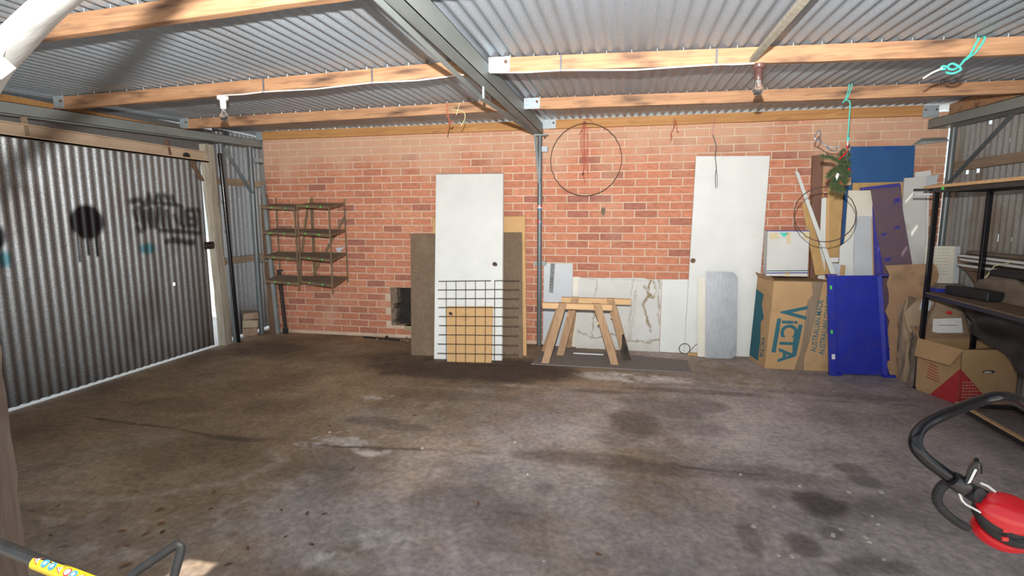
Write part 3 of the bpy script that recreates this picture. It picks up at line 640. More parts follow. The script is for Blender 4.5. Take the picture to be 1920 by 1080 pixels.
def cable(label, xa, xb, straps, seed):
    q = random.Random(seed); yb = -2.372
    t = thing('electrical_cable', label, 'cable', ((xa+xb)/2, yb, 2.37))
    pts = []; n = 40
    for i in range(n+1):
        x = xa+(xb-xa)*i/n
        d = min(abs(x-s) for s in straps+[xa, xb]); z = 2.372-sl(x,-2.36)-min(.018, d*.03)-.004
        pts.append((x, yb+.004*math.sin(x*5), z))
    G().tube(pts, .0052, 8).build('sheath', M['cable'], t, True)
    for s in straps:
        z = 2.37-sl(s,-2.36); G().box(s-.006,-2.366,z-.004,s+.006,-2.362,z+.094).box(s-.006,-2.378,z-.012,s+.006,-2.362,z-.004).build('cable_tie', M['strap'], t)
cable('white cable clipped along the left purlin to the white lamp holder', 1.47, 3.30, [1.80, 2.64], 1)
cable('white cable clipped along the right purlin to the brown lamp holder', 3.47, 5.07, [3.93, 4.86], 2)

# ------------------------------------------------------------ posts and odd steel in the left corner
q = random.Random(4)
def rough_post(name, label, x0, y0, x1, y1, top, m, lean=(0,0), n=14):
    g = G()
    for i in range(n+1):
        z = top*i/n; w = [(q.random()-.5)*.008 for _ in range(4)]; lx, ly = lean[0]*i/n, lean[1]*i/n
        g.v += [(x0+lx+w[0],y0+ly+w[1],z),(x1+lx+w[2],y0+ly+w[1],z),(x1+lx+w[2],y1+ly+w[3],z),(x0+lx+w[0],y1+ly+w[3],z)]
        if i: a = 4*(i-1); g.f += [(a,a+1,a+5,a+4),(a+1,a+2,a+6,a+5),(a+2,a+3,a+7,a+6),(a+3,a,a+4,a+7)]
    g.f += [(3,2,1,0),(4*n,4*n+1,4*n+2,4*n+3)]
    return tag(g.build(name, m), label, 'post')
rough_post('timber_post', 'weathered grey timber post at the edge of the iron door', -.14, -.765, -.05, -.665, 2.22, M['grey_timber'], (0,-.07))
pp = thing('black_pipe', 'pair of black pipes standing beside the grey timber post', 'pipe', (-.03, -.56, 0))
G().tube([(-.02,-.60,0),(-.035,-.665,2.14)], .022, 12).build('pipe', M['black_gloss'], pp, True)
G().tube([(-.075,-.55,0),(-.08,-.60,2.10)], .015, 12).build('pipe', M['black_gloss'], pp, True)
for z in (.55, 1.28, 1.62): G().box(-.07,-.655+.04*(1-z/2),z-.012,-.03,-.60,z+.012).build('pipe_clip', M['rust'], pp)
g = G(); g.add([(.0,-.075,0),(.105,-.075,0),(.10,-.02,0),(.0,-.02,0),(-.015,-.055,1.72),(.05,-.055,1.72),(.05,-.012,1.72),(-.015,-.012,1.72)],
               [(0,3,2,1),(4,5,6,7),(0,1,5,4),(1,2,6,5),(2,3,7,6),(3,0,4,7)])
tag(g.build('timber_plank', M['dark_timber']), 'dark rough plank standing in the left corner behind the wire shelves', 'plank')
g = G().bar((.135,-.10,0),(.02,-.06,1.83),.045,.004,(0,1,0)).bar((.155,-.085,0),(.04,-.04,1.83),.004,.03,(0,1,0))
tag(g.build('steel_angle', M['steel']), 'long grey steel angle leaning in the left corner in front of the dark plank', 'steel bar')
g = G().bar((.245,-.075,0),(.165,-.03,.80),.028,.01,(0,1,0)).bar((.215,-.075,0),(.135,-.03,.78),.012,.01,(0,1,0)).box(.19,-.08,.0,.255,-.055,.06).box(.13,-.045,.78,.21,-.02,.795)
tag(g.build('blue_bar', M['black_rub']), 'short dark blue frame standing against the bricks below the wire shelves', 'steel bar')
# three stacked old bricks
st = [('topmost old red brick of the stack in the left corner',.205,.29,.0,.10,'old_brick'),('sandy middle brick of the stack in the left corner',.105,.20,.02,-.12,'sand_brick'),('lowest brick of the stack in the left corner',.0,.10,-.015,.05,'old_brick')]
for L, z0, z1, dx, a, mk in st:
    c, s_ = math.cos(a+.62), math.sin(a+.62); hx, hy = .085, .12
    o = Vector((-.17+dx, -.19, z0)); u = Vector((c,s_,0)); v = Vector((-s_,c,0))
    g = G(); N_ = 5; qq = random.Random(z0)
    g.hexa(o-u*hx-v*hy, u*2*hx, v*2*hy, (0,0,z1-z0-.002))
    g.v = [(x+(qq.random()-.5)*.012, y+(qq.random()-.5)*.012, zz+(0 if abs(zz-z0) < .01 else (qq.random()-.7)*.014)) for x, y, zz in g.v]
    tag(g.build('loose_brick', M[mk], bevel=.006), L, 'brick')
g = G().tube([(1.30,-.10,.012),(1.55,-.14,.012),(1.80,-.17,.012)], .01, 8).lathe([(.018,0),(.018,.05),(.006,.055)], (1.63,-.16,0), (0,0,1), 10)
tag(g.build('iron_rod', M['black'], smooth=True), 'thin dark iron rod lying on the floor against the wall near the flue hole', 'rod')

# ------------------------------------------------------------ tan wire shelves on the brick wall
def tan_shelf(label, B, F, levels, brace):
    """B: back post x (left,right) y; F: front posts (x,y) left/right"""
    t = thing('hanging_shelf', label, 'shelf', ((B[0][0]+B[1][0])/2, -.05, .62))
    for (p, z0, z1) in ((B[0], .72, 1.68), (B[1], .66, 1.66), (F[0], .68, 1.585), (F[1], .60, 1.55)):
        G().box(p[0]-.008, p[1]-.006, z0, p[0]+.008, p[1]+.006, z1).build('upright', M['tan_metal'], t)
    for z in levels:
        zf, zr = z, z+.035
        a, b, c, d = Vector((F[0][0],F[0][1],zf)), Vector((F[1][0],F[1][1],zf-.02)), Vector((B[1][0],B[1][1],zr-.01)), Vector((B[0][0],B[0][1],zr))
        s = G().prism([a,b,c,d], (0,0,-.012)).build('shelf_board', M['tan_dust'], t)
        rm = G()
        for u, v in ((a,b),(b,c),(c,d),(d,a)): rm.bar(u+Vector((0,0,-.006)), v+Vector((0,0,-.006)), .006, .03)
        rm.build('shelf_rim', M['tan_metal'], s)
        for k in range(2):
            p = a+(b-a)*(.28+.42*k+.05*math.sin(z*9)); G().box(p.x-.009, p.y-.0065, p.z-.012, p.x+.009, p.y-.0045, p.z+.003).build('price_dot', M['green'], s)
    G().bar(brace[0], brace[1], .03, .004, (0,1,0)).build('diagonal_strut', M['tan_metal'], t)
    return t
tan_shelf('left half of the tan metal shelf unit fixed to the bricks near the corner', [(.17,-.03),(.64,-.03)], [(.195,-.34),(.63,-.34)], [1.565,1.27,.985,.695], ((.60,-.04,1.55),(.44,-.04,.74)))
tan_shelf('right half of the tan metal shelf unit, nearer the white door', [(.66,-.03),(1.085,-.03)], [(.665,-.34),(1.135,-.46)], [1.575,1.265,.985,.70], ((1.09,-.04,1.45),(.64,-.04,.76)))
tag(G().prism([(.93,-.0075,1.07),(1.06,-.0075,1.085),(1.0,-.0075,1.045),(.995,-.0075,.975),(.965,-.0075,.985)], (0,.0015,0)).build('paper_scrap', M['grey_board']), 'torn pale blue paper stuck on the bricks below the tan shelf unit', 'paper')
q = random.Random(5); G().add([(4.112+(.016+.012*q.random())*math.cos(a*.5236), -.0075, 1.492+(.03+.03*q.random())*math.sin(a*.5236)) for a in range(12)], [tuple(range(12))]).build('scorch_mark', M['hardboard'], wall)

# ------------------------------------------------------------ boards left of the post
def board(name, label, cat, pts, th, m, bevel=0):
    return tag(G().prism(pts, th).build(name, M[m], bevel=bevel), label, cat)
da = thing('white_door', 'white flush door with a knob hole leaning on the bricks behind wire mesh', 'door', (2.80,-.8,0))
G().prism([(2.270,-.125,1.910),(3.020,-.050,1.910),(3.163,-.770,0),(2.467,-.840,0)], (.004,.034,.012)).build('door_leaf', M['white'], da, bevel=.002)
_c = Vector((3.015,-.432,.945)); G().lathe([(.026,-.002),(.026,.003),(.02,.004)], _c, (-.05,-.93,-.36), 18).build('knob_hole', M['wire'], da, True)
board('hardboard_sheet', 'dark brown hardboard sheet standing behind the left white door', 'board', [(2.000,-.245,1.250),(3.242,-.105,1.270),(3.351,-.612,0),(2.18,-.745,0)], (0,.006,.003), 'hardboard')
board('particleboard_sheet', 'yellow particleboard sheet rearmost behind the dark hardboard and white door', 'board', [(2.214,-.106,1.435),(3.262,-.034,1.446),(3.372,-.52,0),(2.40,-.59,0)], (0,.016,.006), 'particle')
sp = thing('particleboard_offcut', 'small particleboard piece with a dark knot hole in front of the white door', 'board', (2.85,-.9,0))
G().prism([(2.561,-.690,.515),(3.036,-.643,.522),(3.076,-.865,0),(2.633,-.910,0)], (.004,.015,.008)).build('panel', M['particle'], sp)
G().lathe([(.022,0),(.02,.002),(.012,.003)], (2.615,-.722,.455), (-.1,-.9,-.35), 12).build('knot_hole', M['wire'], sp)
ms = thing('wire_mesh', 'rusty square reinforcing mesh leaning in front of the left white door', 'mesh', (2.97,-.96,0))
TL, TR, BRr, BL = map(Vector, ((2.455,-.625,.775),(3.299,-.545,.795),(3.359,-.895,.008),(2.567,-.99,.008)))
mp = lambda u, v: (TL*(1-u)+TR*u)*(1-v)+(BL*(1-u)+BRr*u)*v
us = [.10,.222,.342,.463,.588,.702]
for j in range(10):
    v = j/9
    if j == 0:
        G().tube([mp(0,v), mp(.655,v)], .0042, 6).build('horizontal_wire', M['wire'], ms); G().tube([mp(.70,v), mp(1,v)], .0042, 6).build('horizontal_wire', M['wire'], ms)
    else: G().tube([mp(-.01*math.sin(j),v), mp(1,v)], .0042, 6).build('horizontal_wire', M['wire'], ms)
for u in us: G().tube([mp(u,-.005)+Vector((0,-.005,0)), mp(u+.004,1)+Vector((0,-.005,0))], .0042, 6).build('vertical_wire', M['wire'], ms)
for u in (.84,.955): G().tube([mp(u,.86)+Vector((0,-.005,0)), mp(u,1)+Vector((0,-.005,0))], .0022, 6).build('vertical_wire', M['wire'], ms)

# ------------------------------------------------------------ low panels and right white door
gp = thing('grey_sheet', 'grey panel with a strip of dark tape beside the steel post', 'board', (3.62,-.04,0))
G().prism([(3.475,-.03,.93),(3.796,-.03,.932),(3.798,-.045,0),(3.47,-.045,0)], (0,.006,0)).build('panel', M['grey_board'], gp)
tp = G().prism([(3.552,-.0325,.928),(3.60,-.0325,.928),(3.582,-.0385,.60),(3.536,-.0385,.607)], (0,.001,0)).build('tape_strip', M['greydisc'], gp)
def text(s, size, org, xd, yd, m, name, parent, bold=0., wide=1., shear=0.):
    c = bpy.data.curves.new('t', 'FONT'); c.body = s; c.size = 1; c.offset = bold; c.shear = shear
    o = bpy.data.objects.new('t', c); COL.objects.link(o)
    dg = bpy.context.evaluated_depsgraph_get(); me0 = o.evaluated_get(dg).to_mesh()
    xd, yd = nrm(xd)*size*wide, nrm(yd)*size; org = Vector(org)
    g = G(); g.v = [tuple(org + xd*v.co.x + yd*v.co.y) for v in me0.vertices]; g.f = [tuple(p.vertices) for p in me0.polygons]
    o.evaluated_get(dg).to_mesh_clear(); bpy.data.objects.remove(o); bpy.data.curves.remove(c)
    return g.build(name, m, parent)
for w_, d_ in (('SELF',0),('IN',.115),('NO23',.17)):
    for k_, ch in enumerate(w_): text(ch, .05, (3.556-.05*(d_+.027*k_),-.0338-.018*(d_+.027*k_),.922-(d_+.027*k_)), (-.05,-.018,-1), (1,0,-.05), M['ink'], 'tape_letter', tp, .004, .72)
wp = thing('white_sheet', 'wide water-stained white sheet standing behind the sawhorses', 'board', (4.3,-.06,0))
G().prism([(3.865,-.044,.777),(4.56,-.044,.790),(4.60,-.044,.775),(4.742,-.044,.772),(4.738,-.086,0),(3.845,-.081,0)], (0,.007,0)).build('panel', M['white2'], wp)
_u, _z = np.meshgrid(np.linspace(0, 1, 150), np.linspace(0, .775, 130)); _x = 3.845+.02*_z/.775+_u*(.893-.017*_z/.775)
_n = fbm(_x*1+3, _z*1+3, 16, 41, 4); _wx = _x+(fbm(_x+7, _z+7, 22, 42)-.5)*.05; _wz = _z+(fbm(_x+9, _z+9, 22, 43)-.5)*.05
_s = np.zeros_like(_x)
for p, w, k in (([(4.63,.78),(4.60,.66),(4.57,.70),(4.62,.60),(4.585,.56),(4.565,.50),(4.59,.43),(4.60,.36),(4.62,.30),(4.645,.22)],.010,1),([(4.66,.76),(4.69,.66),(4.65,.58),(4.60,.57)],.006,.9),([(4.715,.78),(4.72,.55),(4.73,.3)],.006,.8),([(4.055,.77),(4.05,.60),(4.042,.52),(4.03,.30),(4.02,.14)],.003,.8),
    ([(3.86,.20),(3.93,.16),(4.0,.12),(4.08,.13),(4.16,.15),(4.24,.17),(4.32,.14),(4.40,.10),(4.5,.11),(4.6,.10),(4.68,.11),(4.74,.13)],.005,.75),([(4.44,.77),(4.43,.4),(4.42,.12)],.002,.45),([(4.49,.75),(4.46,.4),(4.44,.12)],.002,.45),([(3.9,.77),(4.3,.775),(4.6,.77)],.004,.5)):
    _s = np.maximum(_s, k*seg(_wx, _wz, p, w*.8, .012)*np.clip(_n*2.6-.55, 0, 1))
_s = np.maximum(_s, np.clip(.12-_z, 0, .12)*3*_n)
_i = np.arange(_x.size).reshape(_x.shape); _me = bpy.data.meshes.new('stained_face')
_me.from_pydata((np.stack([_x, -.0862+.0418*_z/.775-.0012, _z], -1).reshape(-1, 3)-np.array([4.3,-.06,0])).tolist(), [], np.stack([_i[:-1,:-1], _i[:-1,1:], _i[1:,1:], _i[1:,:-1]], -1).reshape(-1, 4).tolist())
M['stained'] = mat('stained_white', (.58,.585,.56), (.53,.53,.51), .65, scale=(5,5,5)); overlay_attr(M['stained'], 'stain', (.24,.18,.095)); _me.materials.append(M['stained'])
_a = _me.attributes.new('stain', 'FLOAT', 'POINT'); _a.data.foreach_set('value', _s.astype(np.float32).ravel())
_o = bpy.data.objects.new('stained_face', _me); COL.objects.link(_o); _o.parent = wp
board('beige_strip', 'narrow beige strip of board between the grey panel and stained white sheet', 'board', [(3.798,-.028,.784),(3.88,-.028,.786),(3.87,-.04,0),(3.80,-.04,0)], (0,.006,0), 'cream')
board('white_sheet', 'plain white sheet between the stained sheet and the right white door', 'board', [(4.746,-.03,.777),(5.02,-.03,.783),(5.02,-.075,0),(4.744,-.075,0)], (0,.007,0), 'white')
db = thing('white_door', 'white flush door with a knob hole standing against the bricks on the right', 'door', (5.35,-.1,0))
G().prism([(5.035,-.048,2.048),(5.735,-.048,2.034),(5.683,-.115,0),(4.993,-.115,0)], (0,.035,.002)).build('door_leaf', M['white'], db, bevel=.002)
G().lathe([(.026,0),(.026,.002),(.018,.003)], (5.045,-.0835,.985), (0,-1,-.03), 16).build('knob_hole', M['bark'], db, True)
# aluminium offcut with rounded corners on the right
def rounded(pts_lo, w, h, r):
    o = Vector(pts_lo); up = Vector((-.012,.10,.875)).normalized(); ri = Vector((1,-.0,.0)).normalized()
    P = [o, ]
    def arc(cx, cz, a0, a1): return [o + ri*(cx+r*math.cos(a0+(a1-a0)*i/6)) + up*(cz+r*math.sin(a0+(a1-a0)*i/6)) for i in range(7)]
    return P + arc(w-r, r, -math.pi/2, 0) + arc(w-r, h-r, 0, math.pi/2) + [o+up*h]
board('aluminium_offcut', 'aluminium sheet offcut with rounded right corners leaning on the right white door', 'metal sheet', rounded((5.185,-.235,0),.305,.885,.075), (0,.003,0), 'alu')
g = G().prism([Vector((5.185,-.235,0))+Vector((.155,-.001,.0))+Vector((-.012,.10,.875))*t+Vector((dx,0,0)) for t, dx in ((.02,0),(.02,.012),(1.0,.012),(1.0,0))], (0,-.003,0)).build('fold_line', M['alu'], bpy.data.objects['aluminium_offcut'])
board('narrow_board', 'narrow pale board beside the aluminium offcut', 'board', [(5.093,-.13,.821),(5.166,-.13,.823),(5.192,-.20,0),(5.118,-.20,0)], (0,.01,0), 'cream')
g = G().tube([(4.99+.055*math.cos(a), -.14+.01*math.sin(a*2), .062+.055*math.sin(a)) for a in np.linspace(0, 6.28, 20)], .004, 6)
g.tube([(5.03,-.15,.02),(5.10,-.12,.10),(5.16,-.12,.14)], .003, 5)
tag(g.build('wire_coil', M['wire'], smooth=True), 'small wire coil on the floor at the foot of the right white door', 'wire')
tag(G().box(5.02,-.175,0,5.14,-.145,.026).build('timber_offcut', M['ply']), 'short orange timber strip on the floor by the right white door', 'timber')

# floor mat and pieces on it
tag(G().prism([(3.475,-.85,.0),(4.985,-.845,.0),(4.99,-.42,.0),(3.55,-.13,.0)], (0,0,.012)).build('floor_mat', M['rubber'], bevel=.003), 'dark flat rubber mat on the floor under the sawhorses', 'mat')
tag(G().box(3.85,-.392,.012,4.16,-.378,.022).build('white_stick', M['white']), 'thin white stick lying on the mat between the sawhorse legs', 'stick')

# ------------------------------------------------------------ sawhorses
def sawhorse(label, x0, x1, yb, zb, dx, legs, charred):
    t = thing('sawhorse', label, 'sawhorse', ((x0+x1)/2, yb, 0))
    G().box(x0, yb-.028, zb, x1, yb+.028, zb+.058).build('top_beam', M['pale_timber'], t, bevel=.002)
    for i, (tx, bx, by) in enumerate(legs):
        top = Vector((tx, yb+(-.034 if by < yb else .034), zb+.052)); bot = Vector((bx, by, .012))
        ax = Vector((1,0,0)); d = (bot-top); n = d.cross(ax).normalized()
        g = G(); w = .076; th = .019
        a = n*th*(1 if n.y*(1 if by < yb else -1) < 0 else -1)
        # ends cut level
        g.prism([top-ax*w/2, top+ax*w/2, bot+ax*w/2, bot-ax*w/2], a)
        g.build('leg', M['char'] if False else M['leg_timber'], t, bevel=.0015)
        if charred == i:
            k0 = .58; p = top+d*k0; e_ = Vector((0,0,-.001)); sh_ = -a*.04
            G().prism([p+ax*w*.25+sh_, p+ax*w*.515+sh_, bot+ax*w*.515+sh_+e_, bot-ax*w*.505+sh_+e_, top+d*.86-ax*w*.505+sh_, top+d*.74-ax*w*.1+sh_], a*1.08).build('charred_end', M['char'], t)
    for tx in (legs[0][0], legs[1][0]):
        sgn = -1 if tx < (x0+x1)/2 else 1
        G().prism([(tx-.03+sgn*.035, yb-.09, zb-.13),(tx+.0+sgn*.035, yb-.03, zb+.0),(tx+.0+sgn*.035, yb+.03, zb+.0),(tx-.03+sgn*.035, yb+.09, zb-.13)], (sgn*.014,0,0)).build('gusset', M['pale_timber'], t)
sawhorse('front timber sawhorse with pale top beam on the black mat', 3.555, 4.245, -.60, .525, 0, [(3.76,3.615,-.825),(4.10,4.285,-.735),(3.74,3.54,-.36),(4.08,4.26,-.36)], -1)
sawhorse('rear timber sawhorse with one charred leg end, behind the front one', 3.715, 4.425, -.36, .548, 0, [(3.86,3.72,-.48),(4.22,4.40,-.525),(3.85,3.76,-.145),(4.22,4.38,-.14)], 1)

# ------------------------------------------------------------ cartons on the right
O, RX, DP = Vector((5.686,-.538,0)), Vector((.552,.005,0)), Vector((-.075,.33,0)); UPv = Vector((.044,.035,.838))
vc = thing('mower_carton', 'tall brown cardboard mower carton with large blue lettering', 'carton', (5.95,-.4,0))
g = G(); g.hexa(O, RX, DP, UPv); g.f = [f for f in g.f if f != (4,5,6,7)]
g.f.append((4,5,6,7)); g.build('box', M['card'], vc, bevel=.004)
fn = RX.cross(UPv).normalized(); fu = UPv.normalized(); fr = RX.normalized()
P = lambda u, v, e=.0015: O + RX*u + UPv*v + fn*e*(1 if fn.y < 0 else -1)
def quadp(us, m, name, parent, e=.0015): return G().add([P(u, v, e) for u, v in us], [tuple(range(len(us)))]).build(name, m, parent)
# tape down the middle, torn dark strip
pts = [(.47,0),(.62,0),(.60,.15),(.66,.35),(.70,.60),(.74,.82),(.76,1.0),(.58,1.0),(.62,.86),(.55,.78),(.545,.55),(.55,.42),(.53,.22)]
quadp(pts, M['tape'], 'packing_tape', vc, .001)
text('V', .305, P(.17,.72,.002), -fu, fr, M['teal_ink'], 'lettering', vc, .035, .62)
text('iCTA', .195, P(.20,.565,.002), -fu, fr, M['teal_ink'], 'lettering', vc, .03, .93)
quadp([(.11,.58),(.175,.58),(.145,.19),(.075,.19)], M['teal_ink'], 'lettering_bar', vc); quadp([(.455,.52),(.52,.52),(.475,.16),(.40,.16)], M['teal_ink'], 'lettering_bar', vc)
text('AUSTRALIAN MADE', .068, P(.775,.215,.002), fu*1+fr*.02, -fr, M['teal_ink'], 'lettering', vc, .012, .82)
text('AUSTRALIAN OWNED', .068, P(.90,.19,.002), fu*1+fr*.02, -fr, M['teal_ink'], 'lettering', vc, .012, .82)
sd = DP.normalized(); sn = Vector((-1,-.2,0)).normalized()
PS = lambda u, v: O + DP*u + UPv*v + sn*.0015
g = G().add([PS(.42,.0+.04),PS(.98,.06),PS(.98,.86),PS(.5,.82),PS(.55,.7),PS(.35,.55),PS(.5,.5),PS(.42,.3)], [tuple(range(8))]); g.build('side_print', M['teal_ink'], vc)
text('VICTA', .10, PS(.36,.34), -fu, -sd, M['teal_ink'], 'lettering', vc, .02, .7)
tf = G().prism([O+UPv+RX*.0, O+UPv+RX*.0+DP*.95, O+UPv+DP*1.0+Vector((-.02,.0,.05)), O+UPv+Vector((-.02,0,.035))], (0,0,-.004)).build('top_flap', M['card_old'], vc)

wc = thing('white_carton', 'white square carton with green and blue lines standing on the mower carton', 'carton', (5.85,-.35,.9))
o2, r2_, d2, u2_ = Vector((5.675,-.43,.876)), Vector((.365,.012,0)), Vector((.03,.26,0)), Vector((-.012,-.002,.425))
G().hexa(o2, r2_, d2, u2_).build('box', M['white2'], wc, bevel=.003)
n2 = Vector((0,-1,0)); P2 = lambda u, v: o2 + r2_*u + u2_*v + n2*.0015
def q2(us, m, nm): return G().add([P2(u, v) for u, v in us], [tuple(range(len(us)))]).build(nm, m, wc)
q2([(0,.105),(1,.125),(1,.145),(0,.125)], M['teal_ink'], 'printed_line'); q2([(0,.055),(1,.075),(1,.098),(0,.078)], M['blue_trim'], 'printed_line')
q2([(.28,.97),(.52,.97),(.40,.86)], M['teal'], 'printed_triangle')
M['old_tape'] = mat('old_tape', (.55,.46,.27), (.62,.53,.34), .4, scale=(20,20,20))
q2([(.45,.97),(.56,.97),(.56,.73),(.46,.73)], M['old_tape'], 'tape_piece'); q2([(.03,.96),(.25,.96),(.3,.84),(.06,.82)], M['old_tape'], 'tape_piece'); q2([(.86,.99),(.98,.99),(.98,.82),(.86,.82)], M['old_tape'], 'tape_piece'); q2([(.45,0),(.56,0),(.56,.11),(.45,.11)], M['old_tape'], 'tape_piece')
G().bar(o2+u2_+Vector((-.01,0,.004)), o2+u2_+r2_+Vector((0,0,.004)), .012, .008).build('blue_edge', M['blue_trim'], wc)

# ------------------------------------------------------------ boards leaning at the right end of the bricks
def toFloor(pts, i, j, z=0.0):
    """lengthen the two lower corners down the board's own plane to the floor"""
    P_ = [Vector(p) for p in pts]
    for k, up in ((i, 1), (j, 0)):
        a = P_[k]; b = P_[up]; t = (z-a.z)/(b.z-a.z); P_[k] = a+(b-a)*t
    return P_
T = lambda p: toFloor(p, 2, 3) if False else [Vector(p[0]), Vector(p[1]), Vector(p[1])+(Vector(p[2])-Vector(p[1]))*(p[1][2]/(p[1][2]-p[2][2])), Vector(p[0])+(Vector(p[3])-Vector(p[0]))*(p[0][2]/(p[0][2]-p[3][2]))]
board('blue_board', 'large blue board rearmost against the bricks on the right', 'board', T([(6.428,-.03,2.104),(7.005,-.03,2.097),(7.019,-.113,.65),(6.415,-.114,.632)]), (0,.014,0), 'blue_board')
G().add([(6.435,-.0315,2.08),(6.455,-.0315,2.10),(6.45,-.034,2.0),(6.428,-.036,1.93)], [(0,1,2,3)]).build('worn_edge', M['ply'], bpy.data.objects['blue_board'])
board('tan_board', 'tan board left of the blue board, behind the hanging hoop', 'board', T([(6.264,-.085,1.713),(6.403,-.08,1.752),(6.38,-.167,1.057),(6.268,-.167,1.055)]), (0,.015,0), 'ply')
board('tan_board', 'wide tan board between the blue board and the dusty blue shelf', 'board', T([(6.484,-.073,1.756),(6.912,-.072,1.76),(6.933,-.202,.661),(6.504,-.204,.648)]), (0,.015,0), 'ply')
board('brown_frame_strip', 'dark brown laminated strip standing behind the pine branch', 'board', T([(6.12,-.048,2.024),(6.226,-.047,2.037),(6.243,-.117,1.104),(6.14,-.117,1.103)]), (0,.03,0), 'brown_lam')
_o = bpy.data.objects['brown_frame_strip']
for dx in (.012, .035, .095):
    G().prism([(6.122+dx,-.052,2.02),(6.130+dx,-.052,2.02),(6.150+dx,-.121,1.104),(6.142+dx,-.121,1.103)], (0,.006,0)).build('moulding', M['brown_lam'] if dx < .05 else M['ply'], _o)
board('white_trim_strip', 'narrow white strip beside the dark brown strip', 'board', T([(6.206,-.124,1.61),(6.245,-.123,1.62),(6.253,-.185,1.057),(6.2,-.179,1.107)]), (0,.01,0), 'white')
board('orange_trim_strip', 'narrow orange timber strip between the white strip and tan board', 'board', T([(6.247,-.115,1.61),(6.278,-.114,1.615),(6.288,-.178,1.056),(6.255,-.178,1.056)]), (0,.01,0), 'particle')
board('cream_board', 'cream board with a stained top left of the dusty blue shelf', 'board', [(6.433,-.126,1.684),(6.621,-.127,1.681),(6.649,-.156,1.515),(6.668,-.269,.867),(6.67,-.41,.02),(6.30,-.41,0),(6.354,-.27,.86),(6.410,-.2,1.264)], (0,.011,0), 'cream')
board('white_offcut', 'white offcut with a slanted top left of the narrow white board', 'board', T([(6.36,-.232,1.153),(6.475,-.212,1.244),(6.473,-.294,.865),(6.345,-.294,.863)]), (0,.011,0), 'white')
board('white_narrow_board', 'narrow white board in front of the cream board', 'board', T([(6.485,-.172,1.44),(6.644,-.172,1.44),(6.656,-.286,.868),(6.476,-.287,.864)]), (0,.01,0), 'grey_board')
board('timber_strip', 'thin orange timber strip in front of the narrow white board', 'board', T([(6.628,-.186,1.42),(6.636,-.186,1.42),(6.645,-.30,.868),(6.636,-.30,.868)]), (0,.006,0), 'particle')
ps = thing('blue_shelf_panel', 'dusty blue steel shelf panel leaning behind the bright blue one', 'shelf panel', (6.75,-.4,0))
G().prism([(6.612,-.159,1.69),(6.862,-.153,1.726),(6.881,-.194,1.489),(6.963,-.28,.988),(6.99,-.445,.0),(6.73,-.445,0),(6.719,-.317,.773),(6.636,-.189,1.515)], (0,.010,0)).build('panel', M['dusty_blue'], ps)
G().prism([(6.514,-.178,1.705),(6.844,-.172,1.745),(6.849,-.178,1.716),(6.519,-.182,1.68)], (0,.02,0)).build('top_lip', M['blue_trim'], ps)
G().prism([(6.620,-.205,1.539),(6.658,-.252,1.267),(6.712,-.303,.971),(6.71,-.337,.775),(6.72,-.46,0),(6.65,-.46,0),(6.644,-.337,.773)], (0,.01,0)).build('side_flange', M['blue_trim'], ps)
board('white_right_board', 'white board with a wavy left edge right of the dusty blue shelf', 'board', [(6.916,-.087,1.794),(7.097,-.085,1.805),(7.109,-.197,.868),(7.115,-.29,0),(7.02,-.29,0),(7.012,-.197,.866),(6.985,-.182,.991),(6.905,-.122,1.499)], (0,.018,0), 'white2')
board('white_paper', 'folded white sheet sticking up behind the white board at the right', 'paper', [(7.026,-.03,1.85),(7.158,-.029,1.867),(7.162,-.031,1.7),(7.029,-.032,1.7)], (0,.008,0), 'white')
board('white_paper', 'torn white sheet stuck beside the round post at the right', 'paper', [(7.103,-.055,1.806),(7.14,-.055,1.815),(7.216,-.055,1.824),(7.20,-.06,1.76),(7.208,-.062,1.735),(7.11,-.062,1.722)], (0,.008,0), 'grey_board')
board('white_thin_strip', 'thin white strip at the right edge of the white board', 'board', T([(7.112,-.075,1.712),(7.137,-.075,1.712),(7.135,-.173,.966),(7.116,-.173,.966)]), (0,.01,0), 'white')
pg = thing('pegboard', 'white perforated panel with a grey edge behind the black rack', 'board', (7.15,-.35,0))
k = 1.0; base = [(7.03,-.33,1.168),(7.30,-.33,1.168),(7.31,-.40,0),(7.03,-.40,0)]
G().prism(base, (0,.01,0)).build('panel', M['cream'], pg); G().prism([(7.262,-.331,1.167),(7.304,-.331,1.167),(7.313,-.401,0),(7.27,-.401,0)], (0,-.004,0)).build('grey_edge', M['grey_board'], pg)
g = G()
for a in range(9):
    for b in range(9):
        x = 7.05+.02*a; z = 1.14-.028*b; y = -.33-(1.168-z)*.06-.0008
        g.add([(x-.003,y,z-.003),(x+.003,y,z-.003),(x+.003,y,z+.003),(x-.003,y,z+.003)], [(0,1,2,3)])
g.build('peg_hole', M['wire'], pg, kind='stuff')
board('ply_board', 'brown ply board resting on the mower carton under the slanting white stick', 'board', [(6.031,-.116,1.571),(6.095,-.109,1.596),(6.233,-.29,.885),(6.145,-.29,.878)], (0,.006,0), 'ply')
g = G().prism([(5.969,-.056,1.88),(6.003,-.059,1.868),(6.30,-.40,.86),(6.258,-.40,.86)], (0,.014,0))
tag(g.build('white_stick', M['white']), 'slanting white timber stick leaning on the bricks above the blue panel', 'stick')
tag(G().prism([(6.247,-.30,1.049),(6.331,-.30,1.051),(6.331,-.30,1.008),(6.248,-.30,1.004)], (0,.05,0)).build('white_block', M['white']), 'small white block wedged above the bright blue panel', 'block')
tag(G().prism([(6.256,-.34,1.002),(6.339,-.34,.995),(6.339,-.34,.86),(6.265,-.34,.86)], (0,.05,0)).build('grey_carton', M['grey_board']), 'small grey carton behind the top of the bright blue panel', 'carton')
tag(G().prism([(6.339,-.335,.985),(6.385,-.335,.976),(6.383,-.335,.86),(6.339,-.335,.86)], (0,.05,0)).build('card_scrap', M['card']), 'small brown cardboard piece beside the small grey carton', 'cardboard')
